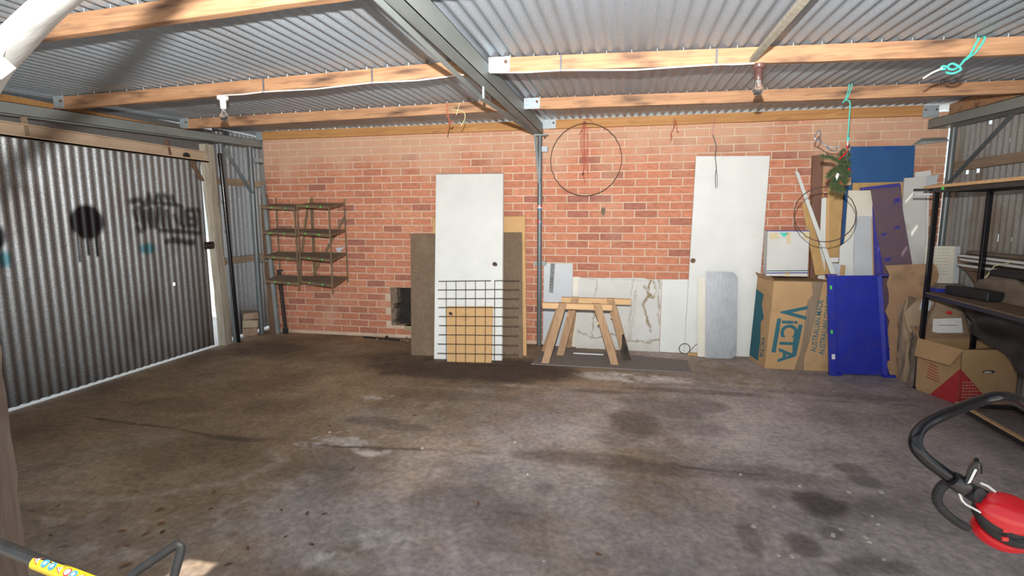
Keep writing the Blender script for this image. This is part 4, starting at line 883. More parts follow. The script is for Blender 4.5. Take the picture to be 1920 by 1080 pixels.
tag(G().prism([(6.36,-.11,1.80),(6.455,-.11,1.81),(6.455,-.11,1.735),(6.36,-.11,1.725)], (0,.03,0)).prism([(6.28,-.10,1.76),(6.36,-.105,1.80),(6.36,-.105,1.725),(6.27,-.10,1.70)], (0,.02,0)).build('timber_offcut', M['pale_timber']), 'pale timber block end in front of the blue board behind the pine branch', 'timber')

# bright blue steel shelf panel in front
bp = thing('blue_shelf_panel', 'bright blue steel shelf panel standing on end beside the mower carton', 'shelf panel', (6.45,-.6,0))
b0, b1, t1, t0 = map(Vector, ((6.201,-.644,.004),(6.735,-.602,.004),(6.628,-.552,.925),(6.143,-.590,.915)))
L_ = lambda u, v, e=0.: (b0*(1-u)+b1*u)*(1-v)+(t0*(1-u)+t1*u)*v+Vector((0,-e,0))
G().prism([L_(.12,.01), L_(.93,.01), L_(.93,.99), L_(.12,.99)][::-1], (0,.006,0)).build('panel', M['blue'], bp)
G().prism([L_(0,0,.03), L_(.12,0,.03), L_(.12,1,.03), L_(0,1,.03)], (0,.035,0)).build('side_flange', M['blue'], bp, bevel=.003)
G().prism([L_(.855,0,.004), L_(.92,0,.03), L_(.92,1,.03), L_(.855,1,.004)], (0,.02,0)).build('side_flange', M['blue'], bp, bevel=.003)
G().prism([L_(.955,-.0,-.01), L_(1.0,0,-.01), L_(.985,.62,-.01), L_(.94,.62,-.01)], (0,.02,0)).build('rear_flange', M['blue'], bp)
for (u, v) in ((0,0),(.84,0)): G().prism([L_(u,-.0,.035), L_(u+.2,-.0,.035), L_(u+.2,.022,.035), L_(u,.022,.035)], (0,.05,0)).build('corner_clip', M['blue'], bp)
for (u, v) in ((-.01,.985),(.86,.985)): G().prism([L_(u,v,.035), L_(u+.17,v,.035), L_(u+.17,v+.02,.035), L_(u,v+.02,.035)], (0,.06,0)).build('corner_clip', M['blue_trim'], bp)
for v, m in ((.86,'green'),(.42,'green')): G().prism([L_(.03,v,.0315), L_(.065,v,.0315), L_(.065,v+.035,.0315), L_(.03,v+.035,.0315)], (0,.001,0)).build('price_dot', M[m], bp)
G().prism([L_(.04,.165,.0315), L_(.095,.165,.0315), L_(.095,.215,.0315), L_(.04,.215,.0315)], (0,.001,0)).build('label', M['label_w'], bp)

# torn cardboard sheet
q = random.Random(8)
edge = [(6.666,-.44,.994)] + [(6.69+.018*math.sin(i*2.3)+.012*q.random(), -.44-.17*i/12, .994*(1-i/12)) for i in range(1, 12)] + [(6.72,-.615,.0),(6.86,-.615,0)]
rt = [(6.92,-.61,.10),(7.0,-.54,.5),(7.07,-.47,.80),(7.10,-.45,.92),(7.075,-.445,1.0),(7.05,-.44,1.02),(6.96,-.44,1.012)]
board('cardboard_sheet', 'torn brown cardboard sheet standing right of the bright blue panel', 'cardboard', edge+rt, (0,.005,0), 'card_old')

# ------------------------------------------------------------ paper sacks
def sack(label, c, hx, hy, h, seed, m, lean=0., name='paper_sack', cat='sack', crumple=.02):
    rs = np.random.RandomState(seed); n, k = 22, 16; vs = []; fs = []
    ph = rs.rand(6)*6.28
    for j in range(k+1):
        v = j/k; sq = (1-.10*abs(v-.5)*2) * (1 if v < .82 else 1-.35*(v-.82)/.18)
        dep = hy*(1.0 if v < .6 else 1-.72*(v-.6)/.4) * (.86+.14*math.sin(v*3.14))
        for i in range(n):
            th = 2*math.pi*i/n; ce, se = math.cos(th), math.sin(th); p = .45
            x = math.copysign(abs(ce)**p, ce)*hx*sq; y = math.copysign(abs(se)**p, se)*dep
            w = crumple*(math.sin(5*v+3*ce+ph[0])+math.sin(9*v+4*se+ph[1])*.7+(rs.rand()-.5)*.9)
            vs.append((c[0]+x+w*ce+lean*v, c[1]+y+w*se, c[2]+h*v+w*.5*(v > .3)*(v < 1)+(.03*math.sin(3*th+ph[2])+.02*math.sin(5*th+ph[3]))*(v > .97)))
    for j in range(k):
        for i in range(n): fs.append((j*n+i, j*n+(i+1) % n, (j+1)*n+(i+1) % n, (j+1)*n+i))
    fs += [tuple(range(n-1,-1,-1)), tuple(range(k*n, (k+1)*n))]
    t = thing(name, label, cat, (c[0], c[1], c[2]))
    G().add(vs, fs).build('bag', m, t, True); return t
s1 = sack('stuffed brown paper sack with a white label inside the black rack', (7.03,-.665,.0), .165, .13, .74, 3, M['kraft'], .02)
g = G().add([(6.895,-.838,.585),(7.10,-.838,.60),(7.12,-.842,.475),(6.895,-.842,.465)], [(0,1,2,3)]); lb_ = g.build('label', M['label_w'], s1)
G().add([(6.94,-.8435,.53),(7.07,-.8435,.535),(7.07,-.8435,.541),(6.94,-.8435,.536)], [(0,1,2,3)]).build('label_print', M['greydisc'], lb_)
G().lathe([(.026,0),(.024,.002)], (7.01,-.832,.64), (.1,-1,.25), 14, 1, .55, (1,0,0)).build('red_badge', M['label_r'], s1)
s2 = sack('torn brown paper sack leaning left of the labelled sack', (6.80,-.70,.0), .06, .07, .72, 9, M['kraft'], -.02, crumple=.016)
q = random.Random(2); fl_ = G()
pr = [(6.69,-.80,.62),(6.74,-.82,.70),(6.80,-.83,.76),(6.86,-.82,.73),(6.88,-.80,.66),(6.84,-.83,.60),(6.80,-.83,.52),(6.74,-.83,.45),(6.71,-.82,.52)]
fl_.prism(pr, (0,.012,.0)).build('torn_flap', M['kraft'], s2)
G().prism([(6.785,-.836,.66),(6.80,-.84,.745),(6.83,-.84,.77),(6.875,-.838,.72),(6.86,-.838,.65)], (0,.006,0)).build('grey_lining', M['grey_board'], s2)
rs = random.Random(12); dr = G(); n = 7
for j in range(13):
    z = .52-.52*j/12
    for i in range(n):
        u = i/(n-1); dr.v.append((6.72+.07*u+.015*math.sin(j*.9+i)+.03*(1-z), -.83-.03*math.sin(u*6+j*.5)-.04*(1-z/.52), max(z, .003)))
for j in range(12):
    for i in range(n-1): a = j*n+i; dr.f.append((a, a+1, a+n+1, a+n))
tag(dr.build('paper_scrap', M['dust'], smooth=True), 'crumpled dusty paper hanging down to the floor left of the black rack', 'paper')

# ------------------------------------------------------------ black rack and what it holds
rk = thing('storage_rack', 'black metal rack with a wooden top shelf along the right wall', 'rack', (6.98,-1.8,0))
for (x, y) in ((6.785,-.92),(7.155,-.92),(6.785,-2.75),(7.155,-2.75)):
    G().box(x-.017,y-.017,0,x+.017,y+.017,1.665).build('post', M['black_gloss'], rk, bevel=.003)
    G().box(x-.021,y-.021,0,x+.021,y+.021,.02).build('foot', M['black'], rk)
for z, nm in ((1.645,'top'),(.80,'mid'),(.055,'base')):
    for x in (6.785, 7.155): G().box(x-.012,-2.75,z-.018,x+.012,(-1.46 if z < .1 else -.92),z+.012).build('rail', M['black'], rk)
    for y in ((-1.46 if z < .1 else -.92), -2.75): G().box(6.785,y-.012,z-.018,7.155,y+.012,z+.012).build('rail', M['black'], rk)
G().box(6.745,-2.8,1.66,7.20,-.80,1.682).build('top_shelf', M['pale_timber'], rk)
G().box(6.77,-2.77,.812,7.17,-.90,.822).build('shelf', M['hardboard'], rk)
G().box(6.774,-2.76,.067,6.80,-1.47,.078).build('edge_strip', M['pale_timber'], rk)
for (x, y, z) in ((6.742,-1.10,1.662),): G().box(x,y,z-.022,x+.003,y+.03,z+.0).build('price_dot', M['green'], rk)
tag(G().box(6.66,-.868,1.640,6.79,-.832,1.66).build('black_strip', M['black']), 'black metal strip poking out of the left end of the rack top shelf', 'metal strip')
tag(G().box(6.655,-.875,1.605,6.78,-.84,1.622).build('white_strip', M['grey_board']), 'pale strip poking out below the rack top shelf', 'strip')
# on the middle shelf
tag(G().prism([(6.85,-.93,.823),(7.13,-.95,.823),(7.13,-.95,.853),(6.85,-.93,.85)], (0,.09,0)).build('blue_tray', M['blue']), 'small blue tray on the left end of the rack middle shelf', 'tray')
G_ = G().hexa((6.86,-1.02,.823), (.12,.02,0), (.06,-.42,0), (0,0,.07)); tag(G_.build('black_box', M['black_rub'], bevel=.008), 'long black plastic box on the rack middle shelf', 'box')
t = sack('dusty brown cloth bundle on the rack middle shelf behind the black box', (7.09,-1.40,.823), .07, .34, .19, 21, M['dust'], 0, 'cloth_bundle', 'cloth', .012)
tag(G().hexa((7.0,-1.28,1.0), (.1,.0,.01), (.03,-.5,0), (0,0,.045)).build('dark_case', M['black_rub'], bevel=.01), 'dark grey case lying on the dusty cloth bundle', 'case')
tag(G().hexa((6.86,-.90,.823), (.26,.0,.0), (0,.10,0), (0,0,.035)).hexa((6.90,-.86,.858), (.20,.01,0), (0,.08,0), (0,0,.022)).build('dusty_board', M['dust']), 'dusty flat boards behind the small blue tray on the rack', 'board')
g = G().tube([(7.02,-1.05,.83),(7.08,-1.10,.95),(7.12,-1.13,1.06),(7.16,-1.25,1.10)], [.006,.005,.004,.003], 6)
tag(g.build('straw_stick', M['cord_y'], smooth=True), 'pale bent straw stick leaning over the rack middle shelf', 'stick')
# black tarpaulin under the middle shelf
tg = G(); n, m_ = 18, 14
for j in range(m_+1):
    for i in range(n+1):
        u, v = i/n, j/m_
        y = -1.0-1.3*u; z = .775-.58*v*(.35+.65*u); x = 6.92+.17*(1-v)*(.4)+.04*math.sin(u*14+v*3)+.03*math.sin(v*9+u*5)+.14*v
        tg.v.append((x, y, z))
for j in range(m_):
    for i in range(n): a = j*(n+1)+i; tg.f.append((a, a+1, a+n+2, a+n+1))
tag(tg.build('black_tarpaulin', M['tarp'], smooth=True), 'black tarpaulin bundled under the rack middle shelf', 'tarpaulin')
# white edged boards stacked on the girt of the right wall
for i, (z, dx, nm) in enumerate(((1.005,0,'lowest'),(1.052,.006,'second'),(1.085,-.004,'third'),(1.117,.003,'topmost'))):
    if i == 3: break
    t = thing('stacked_panel', nm+' white edged panel of the dusty stack behind the rack', 'panel', (7.25,-1.2,z), 'dusty white edged panels')
    x0, x1 = 7.185+dx, 7.32
    G().box(x0+.006,-2.4,z+.0,x1,-.545-dx,z+.028).build('board', M['dust'], t)
    G().box(x0,-2.4,z+.006,x0+.006,-.54-dx,z+.024).box(x0,-.545-dx,z+.006,x1,-.539-dx,z+.024).build('white_edge', M['white'], t)
tag(G().hexa((7.20,-2.3,1.115), (.09,0,0), (.01,1.72,0), (0,0,.03)).build('dusty_cover', M['dust'], bevel=.012), 'dusty brown cover lying on top of the white edged panels', 'cover')
g = G().box(7.19,-2.4,.985,7.285,-.6,1.003); 
for y in (-.62,-1.4,-2.3): g.add([(7.285,y,.985),(7.20,y,.985),(7.285,y,.86),(7.285,y-.02,.985),(7.20,y-.02,.985),(7.285,y-.02,.86)], [(0,1,2),(5,4,3),(0,3,4,1),(1,4,5,2),(2,5,3,0)])
tag(g.build('wall_ledge', M['dark_timber']), 'timber ledge on the right wall under the white edged panels', 'ledge')

# ------------------------------------------------------------ open carton with a red diamond
bc = thing('open_carton', 'open brown carton with a red diamond at its corner on the floor under the rack', 'carton', (7.0,-1.15,0))
c0 = Vector((6.885,-1.30,.0)); du = Vector((-.118,.37,0)); dv = Vector((.44,.105,0)); hh = .43
UPc = Vector((-.01,0,hh)); th = .006
def wallp(o, a, up, inn, nm):
    return G().prism([o, o+a, o+a+up, o+up], inn).build(nm, M['card'], bc)
ni = dv.normalized()*th; nj = du.normalized()*th
wallp(c0, du, UPc, ni, 'left_side'); wallp(c0, dv, UPc, nj, 'front_side'); wallp(c0+dv, du, UPc, -ni, 'right_side'); wallp(c0+du, dv, UPc, -nj, 'back_side')
G().prism([c0, c0+du, c0+du+dv, c0+dv], (0,0,.006)).build('bottom', M['card'], bc)
lt_ = c0+UPc
# folded left flap bends outwards and down
k1 = Vector((-.10,-.035,-.105)); 
G().prism([lt_+du*1.02, lt_-du*.02, lt_-du*.05+k1*1.05+Vector((0,0,-.0)), lt_+du*.75+k1*1.1], (.004,0,.004)).build('left_flap', M['card'], bc)
G().prism([lt_+dv*.02, lt_+dv*1.0, lt_+dv*.98+du*.55+Vector((.0,0,-.035)), lt_+dv*.1+du*.60+Vector((0,0,-.09))], (0,0,-.005)).build('front_flap', M['card_old'], bc)
G().prism([lt_+du, lt_+du+dv, lt_+du*1.3+dv+Vector((0,0,.10)), lt_+du*1.25+Vector((0,0,.09))], (0,.004,0)).build('back_flap', M['card_old'], bc)
nl = -dv.normalized()*.002; nf = -du.normalized()*.002
LP = lambda u, v: c0+du*u+UPc*v+nl
FP = lambda u, v: c0+dv*u+UPc*v+nf
G().add([LP(0,0), LP(0,.66), LP(.62,.0)], [(0,1,2)]).build('red_diamond', M['red_ink'], bc)
G().add([FP(0,0), FP(0,.66), FP(.60,.0)], [(0,2,1)]).build('red_diamond', M['red_ink'], bc)
g = G(); q = random.Random(6)
for r_ in range(6):
    v = .40-.055*r_; u = .05
    while u < .34-.0*r_:
        w = .025+.03*q.random(); 
        if v < .66*(1-u/.6)-.05: g.add([FP(u,v)+nf*.3, FP(u+w,v)+nf*.3, FP(u+w,v+.024)+nf*.3, FP(u,v+.024)+nf*.3], [(0,1,2,3)])
        u += w+.012
g.build('red_panel_print', M['pink_ink'], bc)
g = G()
for r_ in range(6):
    u0, u1 = .40+.02*r_, .74-.01*r_; v = .28+.055*r_
    g.add([LP(u0,v)+nl*.3, LP(u1,v+.03)+nl*.3, LP(u1,v+.045)+nl*.3, LP(u0,v+.012)+nl*.3], [(0,1,2,3)])
g.build('printed_steps', M['red_ink'], bc)
hc = FP(.49,.60); ax = dv.normalized()
G().lathe([(1,0),(1,.0015)], hc, nf, 18, .055, .012, ax).build('hand_hole', M['ink'], bc)
G().lathe([(1,0),(1,.0008)], hc+nf*.8+ax*-.01+Vector((0,0,-.002)), nf, 12, .035, .007, ax).build('white_scrap', M['label_w'], bc)
text('5', .10, FP(.86,.06)+nf*.3, dv, (0,0,1), M['pink_ink'], 'faint_print', bc)

# ------------------------------------------------------------ things hanging from the purlins
def rope(name, label, cat, m, strands, r=.004, n=6):
    t = thing(name, label, cat, strands[0][0][0])
    for nm, pts, rr in [(s[1], s[0], s[2] if len(s) > 2 else r) for s in strands]:
        # resample to a smooth polyline
        P_ = [Vector(p) for p in pts]; out = []
        for i in range(len(P_)-1):
            p0, p1, p2, p3 = P_[max(i-1,0)], P_[i], P_[i+1], P_[min(i+2,len(P_)-1)]
            for k in range(5):
                s_ = k/5; out.append(.5*((2*p1)+(p2-p0)*s_+(2*p0-5*p1+4*p2-p3)*s_*s_+(3*p1-p0-3*p2+p3)*s_**3))
        out.append(P_[-1]); G().tube(out, rr, n).build(nm, m if not isinstance(m, dict) else m[nm], t, True)
    return t
y2 = -2.372
t = rope('teal_rope', 'teal rope knotted round the right purlin with a frayed white end', 'rope', M['teal'], [
    ([(6.20,-2.30,2.40),(6.20,y2,2.455-.06+.0),(6.185,y2-.004,2.36),(6.165,y2-.004,2.31),(6.14,y2-.01,2.285)],'strand',.0055),
    ([(6.225,-2.30,2.40),(6.227,y2,2.40),(6.215,y2-.004,2.36),(6.185,y2-.004,2.315),(6.14,y2-.014,2.28)],'strand',.0055),
    ([(6.14,y2-.01,2.285),(6.115,y2-.01,2.25),(6.085,y2-.01,2.235),(6.06,y2-.01,2.25),(6.075,y2-.02,2.265),(6.105,y2-.02,2.25),(6.115,y2-.03,2.228),(6.09,y2-.01,2.215),(6.055,y2-.01,2.222)],'knot',.006),
    ([(6.06,y2-.012,2.25),(6.035,y2-.015,2.255),(6.03,y2-.012,2.24),(6.05,y2-.012,2.24)],'knot',.006)])
G().tube([(6.035,y2-.015,2.245),(5.985,y2-.015,2.222),(5.945,y2-.015,2.195)], .0052, 8).build('white_end', M['cable'], t, True)
y3 = -1.145
rope('teal_rope', 'long teal rope hanging from the right purlin down to the pine branch', 'rope', M['teal'], [
    ([(6.012,y3,2.45),(6.008,y3,2.40),(5.995,y3,2.345),(5.985,y3,2.325)],'strand',.0042),([(6.030,y3,2.45),(6.024,y3,2.40),(6.004,y3,2.345),(5.99,y3,2.325)],'strand',.0042),
    ([(5.975,y3,2.31),(5.99,y3-.004,2.33),(6.015,y3,2.325),(6.028,y3,2.30),(6.03,y3,2.20),(6.031,y3,2.09),(6.030,y3,2.02)],'strand',.0050),([(6.022,y3,2.04),(6.036,y3-.006,2.045),(6.038,y3,2.03),(6.026,y3,2.027)],'knot',.006)])
# pine branch, beads, hoop
bx, by = 6.03, -1.15
pb = thing('pine_branch', 'artificial pine branch with red beads hanging on the teal rope', 'decoration', (bx, by, 1.95))
G().tube([(6.031,by,2.02),(6.032,by,1.985),(6.035,by,1.95)], .0045, 8).build('white_end', M['cable'], pb, True)
stem = [(6.035,by,1.955),(6.03,by,1.90),(5.985,by-.02,1.86),(5.965,by-.02,1.78),(5.96,by-.02,1.70),(5.975,by-.02,1.63)]
G().tube(stem, [.004,.006,.006,.006,.005,.003], 6).build('stem', M['bark'], pb, True)
q = random.Random(15); nd = G()
limbs = [[(5.975,by-.02,1.83),(6.0,by-.05,1.80),(6.02,by-.05,1.74)],[(5.965,by-.02,1.75),(5.93,by-.05,1.70),(5.935,by-.04,1.66)],[(5.99,by-.02,1.87),(6.02,by-.03,1.90),(6.03,by-.03,1.92)],[(5.985,by-.02,1.86),(5.92,by-.02,1.895),(5.85,by-.02,1.905)],[(5.99,by-.02,1.86),(5.985,by-.03,1.91),(5.995,by-.03,1.95)],[(5.965,by-.02,1.78),(6.02,by-.03,1.80),(6.05,by-.02,1.77)],[(5.965,by-.02,1.80),(5.92,by-.04,1.79),(5.90,by-.03,1.74)],[(5.96,by-.02,1.72),(6.0,by-.04,1.73),(6.03,by-.03,1.70)],[(5.965,by-.02,1.70),(5.99,by-.03,1.655),(6.02,by-.02,1.635)],[(5.985,by-.02,1.85),(6.02,by-.03,1.86),(6.04,by-.02,1.83)], [(5.962,by-.02,1.76),(5.958,by-.02,1.70),(5.975,by-.02,1.63)]]
for lm in limbs:
    A = [Vector(p) for p in lm]
    for k in range(900):
        s_ = q.random()*1.999; i = int(s_); p = A[i]+(A[i+1]-A[i])*(s_-i)
        d = Vector((q.gauss(0,1), q.gauss(0,1), q.gauss(0,1)-.1)).normalized()*(.020+.024*q.random()); w = d.orthogonal().normalized()*.0018
        nd.add([p-w, p+w, p+d], [(0,1,2)])
nd.build('needles', M['needle'], pb, kind='stuff')
for (x, z, r_) in ((6.012,1.972,.0075),(6.016,1.956,.0065),(6.015,1.936,.0065),(6.006,1.922,.0065),(5.998,1.912,.0075),(5.990,1.905,.0065),(5.982,1.897,.006),(5.973,1.888,.006),(5.965,1.880,.006),(6.038,1.80,.009),(5.985,1.70,.007),(5.99,1.93,.012)):
    G().lathe([(r_*math.sin(a), -r_*math.cos(a)) for a in np.linspace(.05, 3.09, 8)], (x, by-.05, z), (0,0,1), 10).build('red_bead', M['red'] if r_ < .011 else M['bark'], pb, True)
for i in range(9): 
    a = i/8; G().lathe([(.005*math.sin(b), -.005*math.cos(b)) for b in np.linspace(.05, 3.09, 6)], (6.018+.004*math.sin(i), by-.04, 1.93-.06*a), (0,0,1), 8).build('blue_bead', M['bead_b'], pb, True)
G().prism([(5.945,by-.05,1.75),(5.957,by-.05,1.775),(5.972,by-.05,1.765),(5.967,by-.05,1.74),(5.957,by-.05,1.715)], (0,.002,0)).build('white_tag', M['white'], pb)
rope('bead_string', 'loop of grey and blue beads trailing from the pine branch to the wall', 'bead string', M['bead_b'], [
    ([(5.82,by,2.115),(5.80,by,2.08),(5.795,by,2.045),(5.815,by,2.035),(5.835,by,2.07),(5.825,by,2.11)],'strand',.004),([(5.815,by,2.035),(5.85,by,2.01),(5.885,by-.01,1.985),(5.92,by-.02,1.975),(5.965,by-.03,1.975)],'strand',.0045),([(5.88,by,1.99),(5.90,by-.02,1.955),(5.935,by-.03,1.945),(5.955,by-.03,1.965)],'strand',.0045)])
def hoop(label, c, u, v, r, n=48):
    c, u, v = Vector(c), nrm(u), nrm(v)
    return tag(G().tube([c+u*r*math.cos(2*math.pi*i/n)*(1+.02*math.sin(3*i))*1+v*r*math.sin(2*math.pi*i/n) for i in range(n)], .0038, 6, True).build('wire_hoop', M['wire'], smooth=True), label, 'hoop')
G2 = G()
hoop('large thin wire hoop hanging by red twine right of the steel post', (3.925,-.115,2.03), (1,0,0), (.0,-.03,1), .37)
hp = hoop('smaller wire hoop hanging in front of the boards below the pine branch', (5.893,-1.19,1.455), (1,.0,.14), (-.12,.25,.9), .222)
tw = []
for s in range(4):
    dx = (-.022,.002,.022,-.008)[s]; tw.append(([(3.905+dx*.5,-.06,2.43),(3.91+dx,-.118,2.36),(3.908+dx*1.6,-.12,2.20),(3.915+dx,-.118,2.08),(3.918+dx*1.5,-.12,1.99-.05*s)],'strand',.0036))
tw += [([(3.91,-.12,2.38),(3.875,-.125,2.33),(3.85,-.125,2.29)],'strand',.003),([(3.91,-.12,2.0),(3.90,-.122,1.90),(3.915,-.12,1.85),(3.92,-.12,1.775)],'strand',.0025),([(3.895,-.115,2.44),(3.96,-.1,2.44),(4.0,-.09,2.40)],'strand',.003)]
rope('red_twine', 'bundle of red twine with loose ends hanging inside the large hoop', 'twine', M['twine'], tw)
G().lathe([(.010,-.008),(.012,0),(.008,.008)], (3.90,-.122,1.885), (0,1,.3), 8).build('rusty_nut', M['wire'], bpy.data.objects['red_twine'])
rope('red_twine', 'short loop of red twine on the wall plate between the two white doors', 'twine', M['twine'], [([(4.81,-.075,2.42),(4.815,-.11,2.36),(4.79,-.115,2.30),(4.775,-.12,2.25),(4.785,-.12,2.20)],'strand',.004),([(4.815,-.1,2.40),(4.83,-.115,2.35),(4.835,-.12,2.29),(4.85,-.12,2.285)],'strand',.004),([(4.80,-.1,2.40),(4.80,-.118,2.33),(4.782,-.12,2.27),(4.792,-.12,2.22)],'strand',.003)])
rope('red_twine', 'short red twine knotted under the left purlin near the rafter', 'twine', M['twine'], [([(2.762,y3-.01,2.45),(2.765,y3-.012,2.39),(2.772,y3-.01,2.35),(2.785,y3-.01,2.29),(2.80,y3-.01,2.28),(2.812,y3-.01,2.295),(2.805,y3-.01,2.275),(2.782,y3-.01,2.28),(2.772,y3-.01,2.25),(2.76,y3-.01,2.205)],'strand',.0045),([(2.772,y3-.012,2.35),(2.758,y3-.012,2.33),(2.755,y3-.012,2.315)],'strand',.004)])
rope('yellow_cord', 'bent pale yellow cord under the left purlin near the rafter', 'cord', M['cord_y'], [([(2.882,y3-.01,2.45),(2.868,y3-.012,2.40),(2.848,y3-.01,2.345)],'strand',.0036),([(2.80,y3-.012,2.40),(2.85,y3-.014,2.385),(2.905,y3-.012,2.375),(2.930,y3-.012,2.34),(2.925,y3-.012,2.30),(2.89,y3-.012,2.245)],'strand',.0036)])
rope('black_string', 'black cord on pink string hanging over the right white door', 'cord', {'pink_string': M['pink'], 'strand': M['black']}, [([(5.195,-.075,2.44),(5.19,-.11,2.38),(5.175,-.12,2.30),(5.18,-.12,2.235)],'pink_string',.0022),([(5.18,-.12,2.24),(5.19,-.122,2.21),(5.215,-.12,2.13),(5.21,-.12,2.03),(5.225,-.12,1.93),(5.22,-.12,1.84),(5.23,-.12,1.72)],'strand',.0042),([(5.22,-.12,1.95),(5.235,-.12,1.85),(5.245,-.12,1.73)],'strand',.0028)])

# ------------------------------------------------------------ near camera: mower handle with ear muffs, trimmer, front post, white pipe
def smooth(pts, k=6):
    P_ = [Vector(p) for p in pts]; out = []
    for i in range(len(P_)-1):
        p0, p1, p2, p3 = P_[max(i-1,0)], P_[i], P_[i+1], P_[min(i+2,len(P_)-1)]
        for j in range(k):
            s_ = j/k; out.append(.5*((2*p1)+(p2-p0)*s_+(2*p0-5*p1+4*p2-p3)*s_*s_+(3*p1-p0-3*p2+p3)*s_**3))
    return out+[P_[-1]]
mw = thing('lawn_mower', 'lawn mower with black tube handle holding the red ear muffs', 'mower', (6.3,-4.25,0))
hp_ = [(6.15,-4.02,.30),(5.419,-4.356,.924),(5.323,-4.41,.981),(5.257,-4.45,1.017),(5.20,-4.492,1.032),(5.145,-4.524,1.028),(5.028,-4.622,1.025),(4.973,-4.666,1.017),(4.945,-4.694,1.003),(4.94,-4.708,.983),(4.958,-4.708,.96),(4.996,-4.704,.931),(5.038,-4.698,.904),(5.10,-4.69,.872),(5.25,-4.66,.78),(6.05,-4.50,.30)]
G().tube(smooth(hp_), .0122, 14).build('handle', M['black_gloss'], mw, True)
G().lathe([(.22,0),(.25,.03),(.25,.10),(.20,.14),(.08,.16)], (6.35,-4.25,.09), (0,0,1), 24).build('deck', M['red'], mw, True)
G().lathe([(.10,0),(.10,.14),(.07,.17)], (6.35,-4.25,.24), (0,0,1), 16).build('engine', M['black'], mw, True)
for (x, y) in ((6.12,-4.50),(6.12,-4.0),(6.6,-4.50),(6.6,-4.0)): G().lathe([(.085,-.02),(.095,-.012),(.095,.012),(.085,.02)], (x, y, .095), (0,1,0), 20).build('wheel', M['black_rub'], mw, True)
lv = G().prism([(5.021,-4.722,.912),(5.033,-4.722,.918),(5.046,-4.722,.952),(5.044,-4.722,.966),(5.036,-4.722,.968),(5.029,-4.722,.955),(5.024,-4.722,.93)], (.006,.014,.004)).build('throttle_lever', M['black_gloss'], mw, bevel=.002)
G().prism([(5.027,-4.7235,.922),(5.032,-4.7235,.924),(5.0405,-4.7235,.952),(5.036,-4.7235,.953)], (0,.001,0)).build('lever_label', M['label_w'], lv)
G().tube(smooth([(5.046,-4.715,.962),(5.055,-4.71,.955),(5.058,-4.708,.938)],4), .0025, 6).build('lever_hook', M['black'], lv)
G().lathe([(.016,-.018),(.018,-.01),(.018,.012),(.014,.018)], (5.022,-4.705,.912), (.75,.1,-.55), 14).build('lever_clamp', M['black'], mw, True)

em = thing('ear_muffs', 'red ear muffs with black headband hanging on the mower handle', 'ear muffs', (5.10,-4.70,.85))
hb = smooth([(5.045,-4.702,.895),(5.033,-4.69,.905),(5.018,-4.688,.907),(5.005,-4.686,.895),(4.999,-4.684,.876),(5.001,-4.684,.858),(5.012,-4.686,.842),(5.031,-4.69,.826),(5.056,-4.696,.812)], 5)
G().tube(hb, [.0095]*(len(hb)-2)+[.0085,.007], 10, flat=.62, ref=(.35,.5,.8)).build('headband', M['black_rub'], em, True)
g = G()
for i in range(12, 28): 
    p = hb[i]; d = (hb[i+1]-hb[i-1]).normalized(); o_ = Vector((-.3,-.9,0)); o_ = (o_-d*o_.dot(d)).normalized(); g.bar(p+o_*.0045-d.cross(o_)*.008, p+o_*.0045+d.cross(o_)*.008, .0022, .004, o_)
g.build('band_ribs', M['black_rub'], em)
ax = Vector((.22,-.50,.84)).normalized(); lo = Vector((.84,.15,-.46)); lo = (lo-ax*lo.dot(ax)).normalized(); sh = ax.cross(lo)
c1 = Vector((5.108,-4.712,.862))
def cup(c, ax, nm):
    G().lathe([(.0,.030),(.35,.0295),(.62,.027),(.82,.021),(.94,.012),(1.0,.0),(.99,-.006),(.9,-.008)][::-1], c, ax, 28, .056, .040, lo).build(nm, M['red'], em, True)
cup(c1, ax, 'ear_cup')
c2 = c1-ax*.052+Vector((.022,0,-.008)); cup(c2, -ax, 'ear_cup')
for c, a in ((c1, -1), (c2, 1)):
    G().lathe([(.80,0),(1.0,.002),(1.06,.010),(1.0,.019),(.80,.022),(.62,.018)] , c+ax*a*.006, ax*a, 28, .052, .037, lo).build('ear_cushion', M['black_rub'], em, True)
g = G().tube([(5.020,-4.712,.898),(5.028,-4.712,.880),(5.034,-4.714,.874),(5.056,-4.722,.864)], .0022, 6).tube([(5.062,-4.70,.915),(5.075,-4.70,.910),(5.088,-4.702,.900)], .0025, 6)
g.build('wire_arm', M['cable'], em, True)
G().lathe([(.014,-.012),(.017,0),(.014,.012)], (5.052,-4.704,.893), (.3,-.9,.2), 14).build('pivot', M['black_rub'], em, True)
for d_ in (-.018, .0): G().box(5.085,-4.742,.838+d_,5.095,-4.738,.846+d_).build('slider', M['label_r'], em)

tr = thing('string_trimmer', 'string trimmer shaft with yellow warning label near the camera', 'trimmer', (3.2,-5.06,.0))
a, b = Vector((3.05,-5.043,.722)), Vector((3.60,-5.075,.640)); d = (b-a).normalized()
far_end = a + d*2.6
far_end = Vector((5.0,-5.9,.08))
G().tube([a-d*.45, a, b], .0135, 12).build('shaft', M['black'], tr, True)
G().tube([b, Vector((4.2,-5.6,.25)), Vector((4.45,-5.75,.13))], .0135, 12).build('shaft_lower', M['black'], tr, True)
G().lathe([(.06,0),(.10,.05),(.10,.14),(.06,.2)], (4.5,-5.8,.0), (0,0,1), 16).build('engine', M['black'], tr, True)
s0, s1_ = Vector((3.134,-5.049,.7075)), Vector((3.32,-5.060,.6825)); sd_ = (s1_-s0).normalized()
lbl = G().tube([s0, s1_], .0145, 18).build('yellow_label', M['yellow'], tr, True)
up_ = (Vector((.35,-.45,.80)) - sd_*Vector((.35,-.45,.80)).dot(sd_)).normalized(); cr_ = sd_.cross(up_)
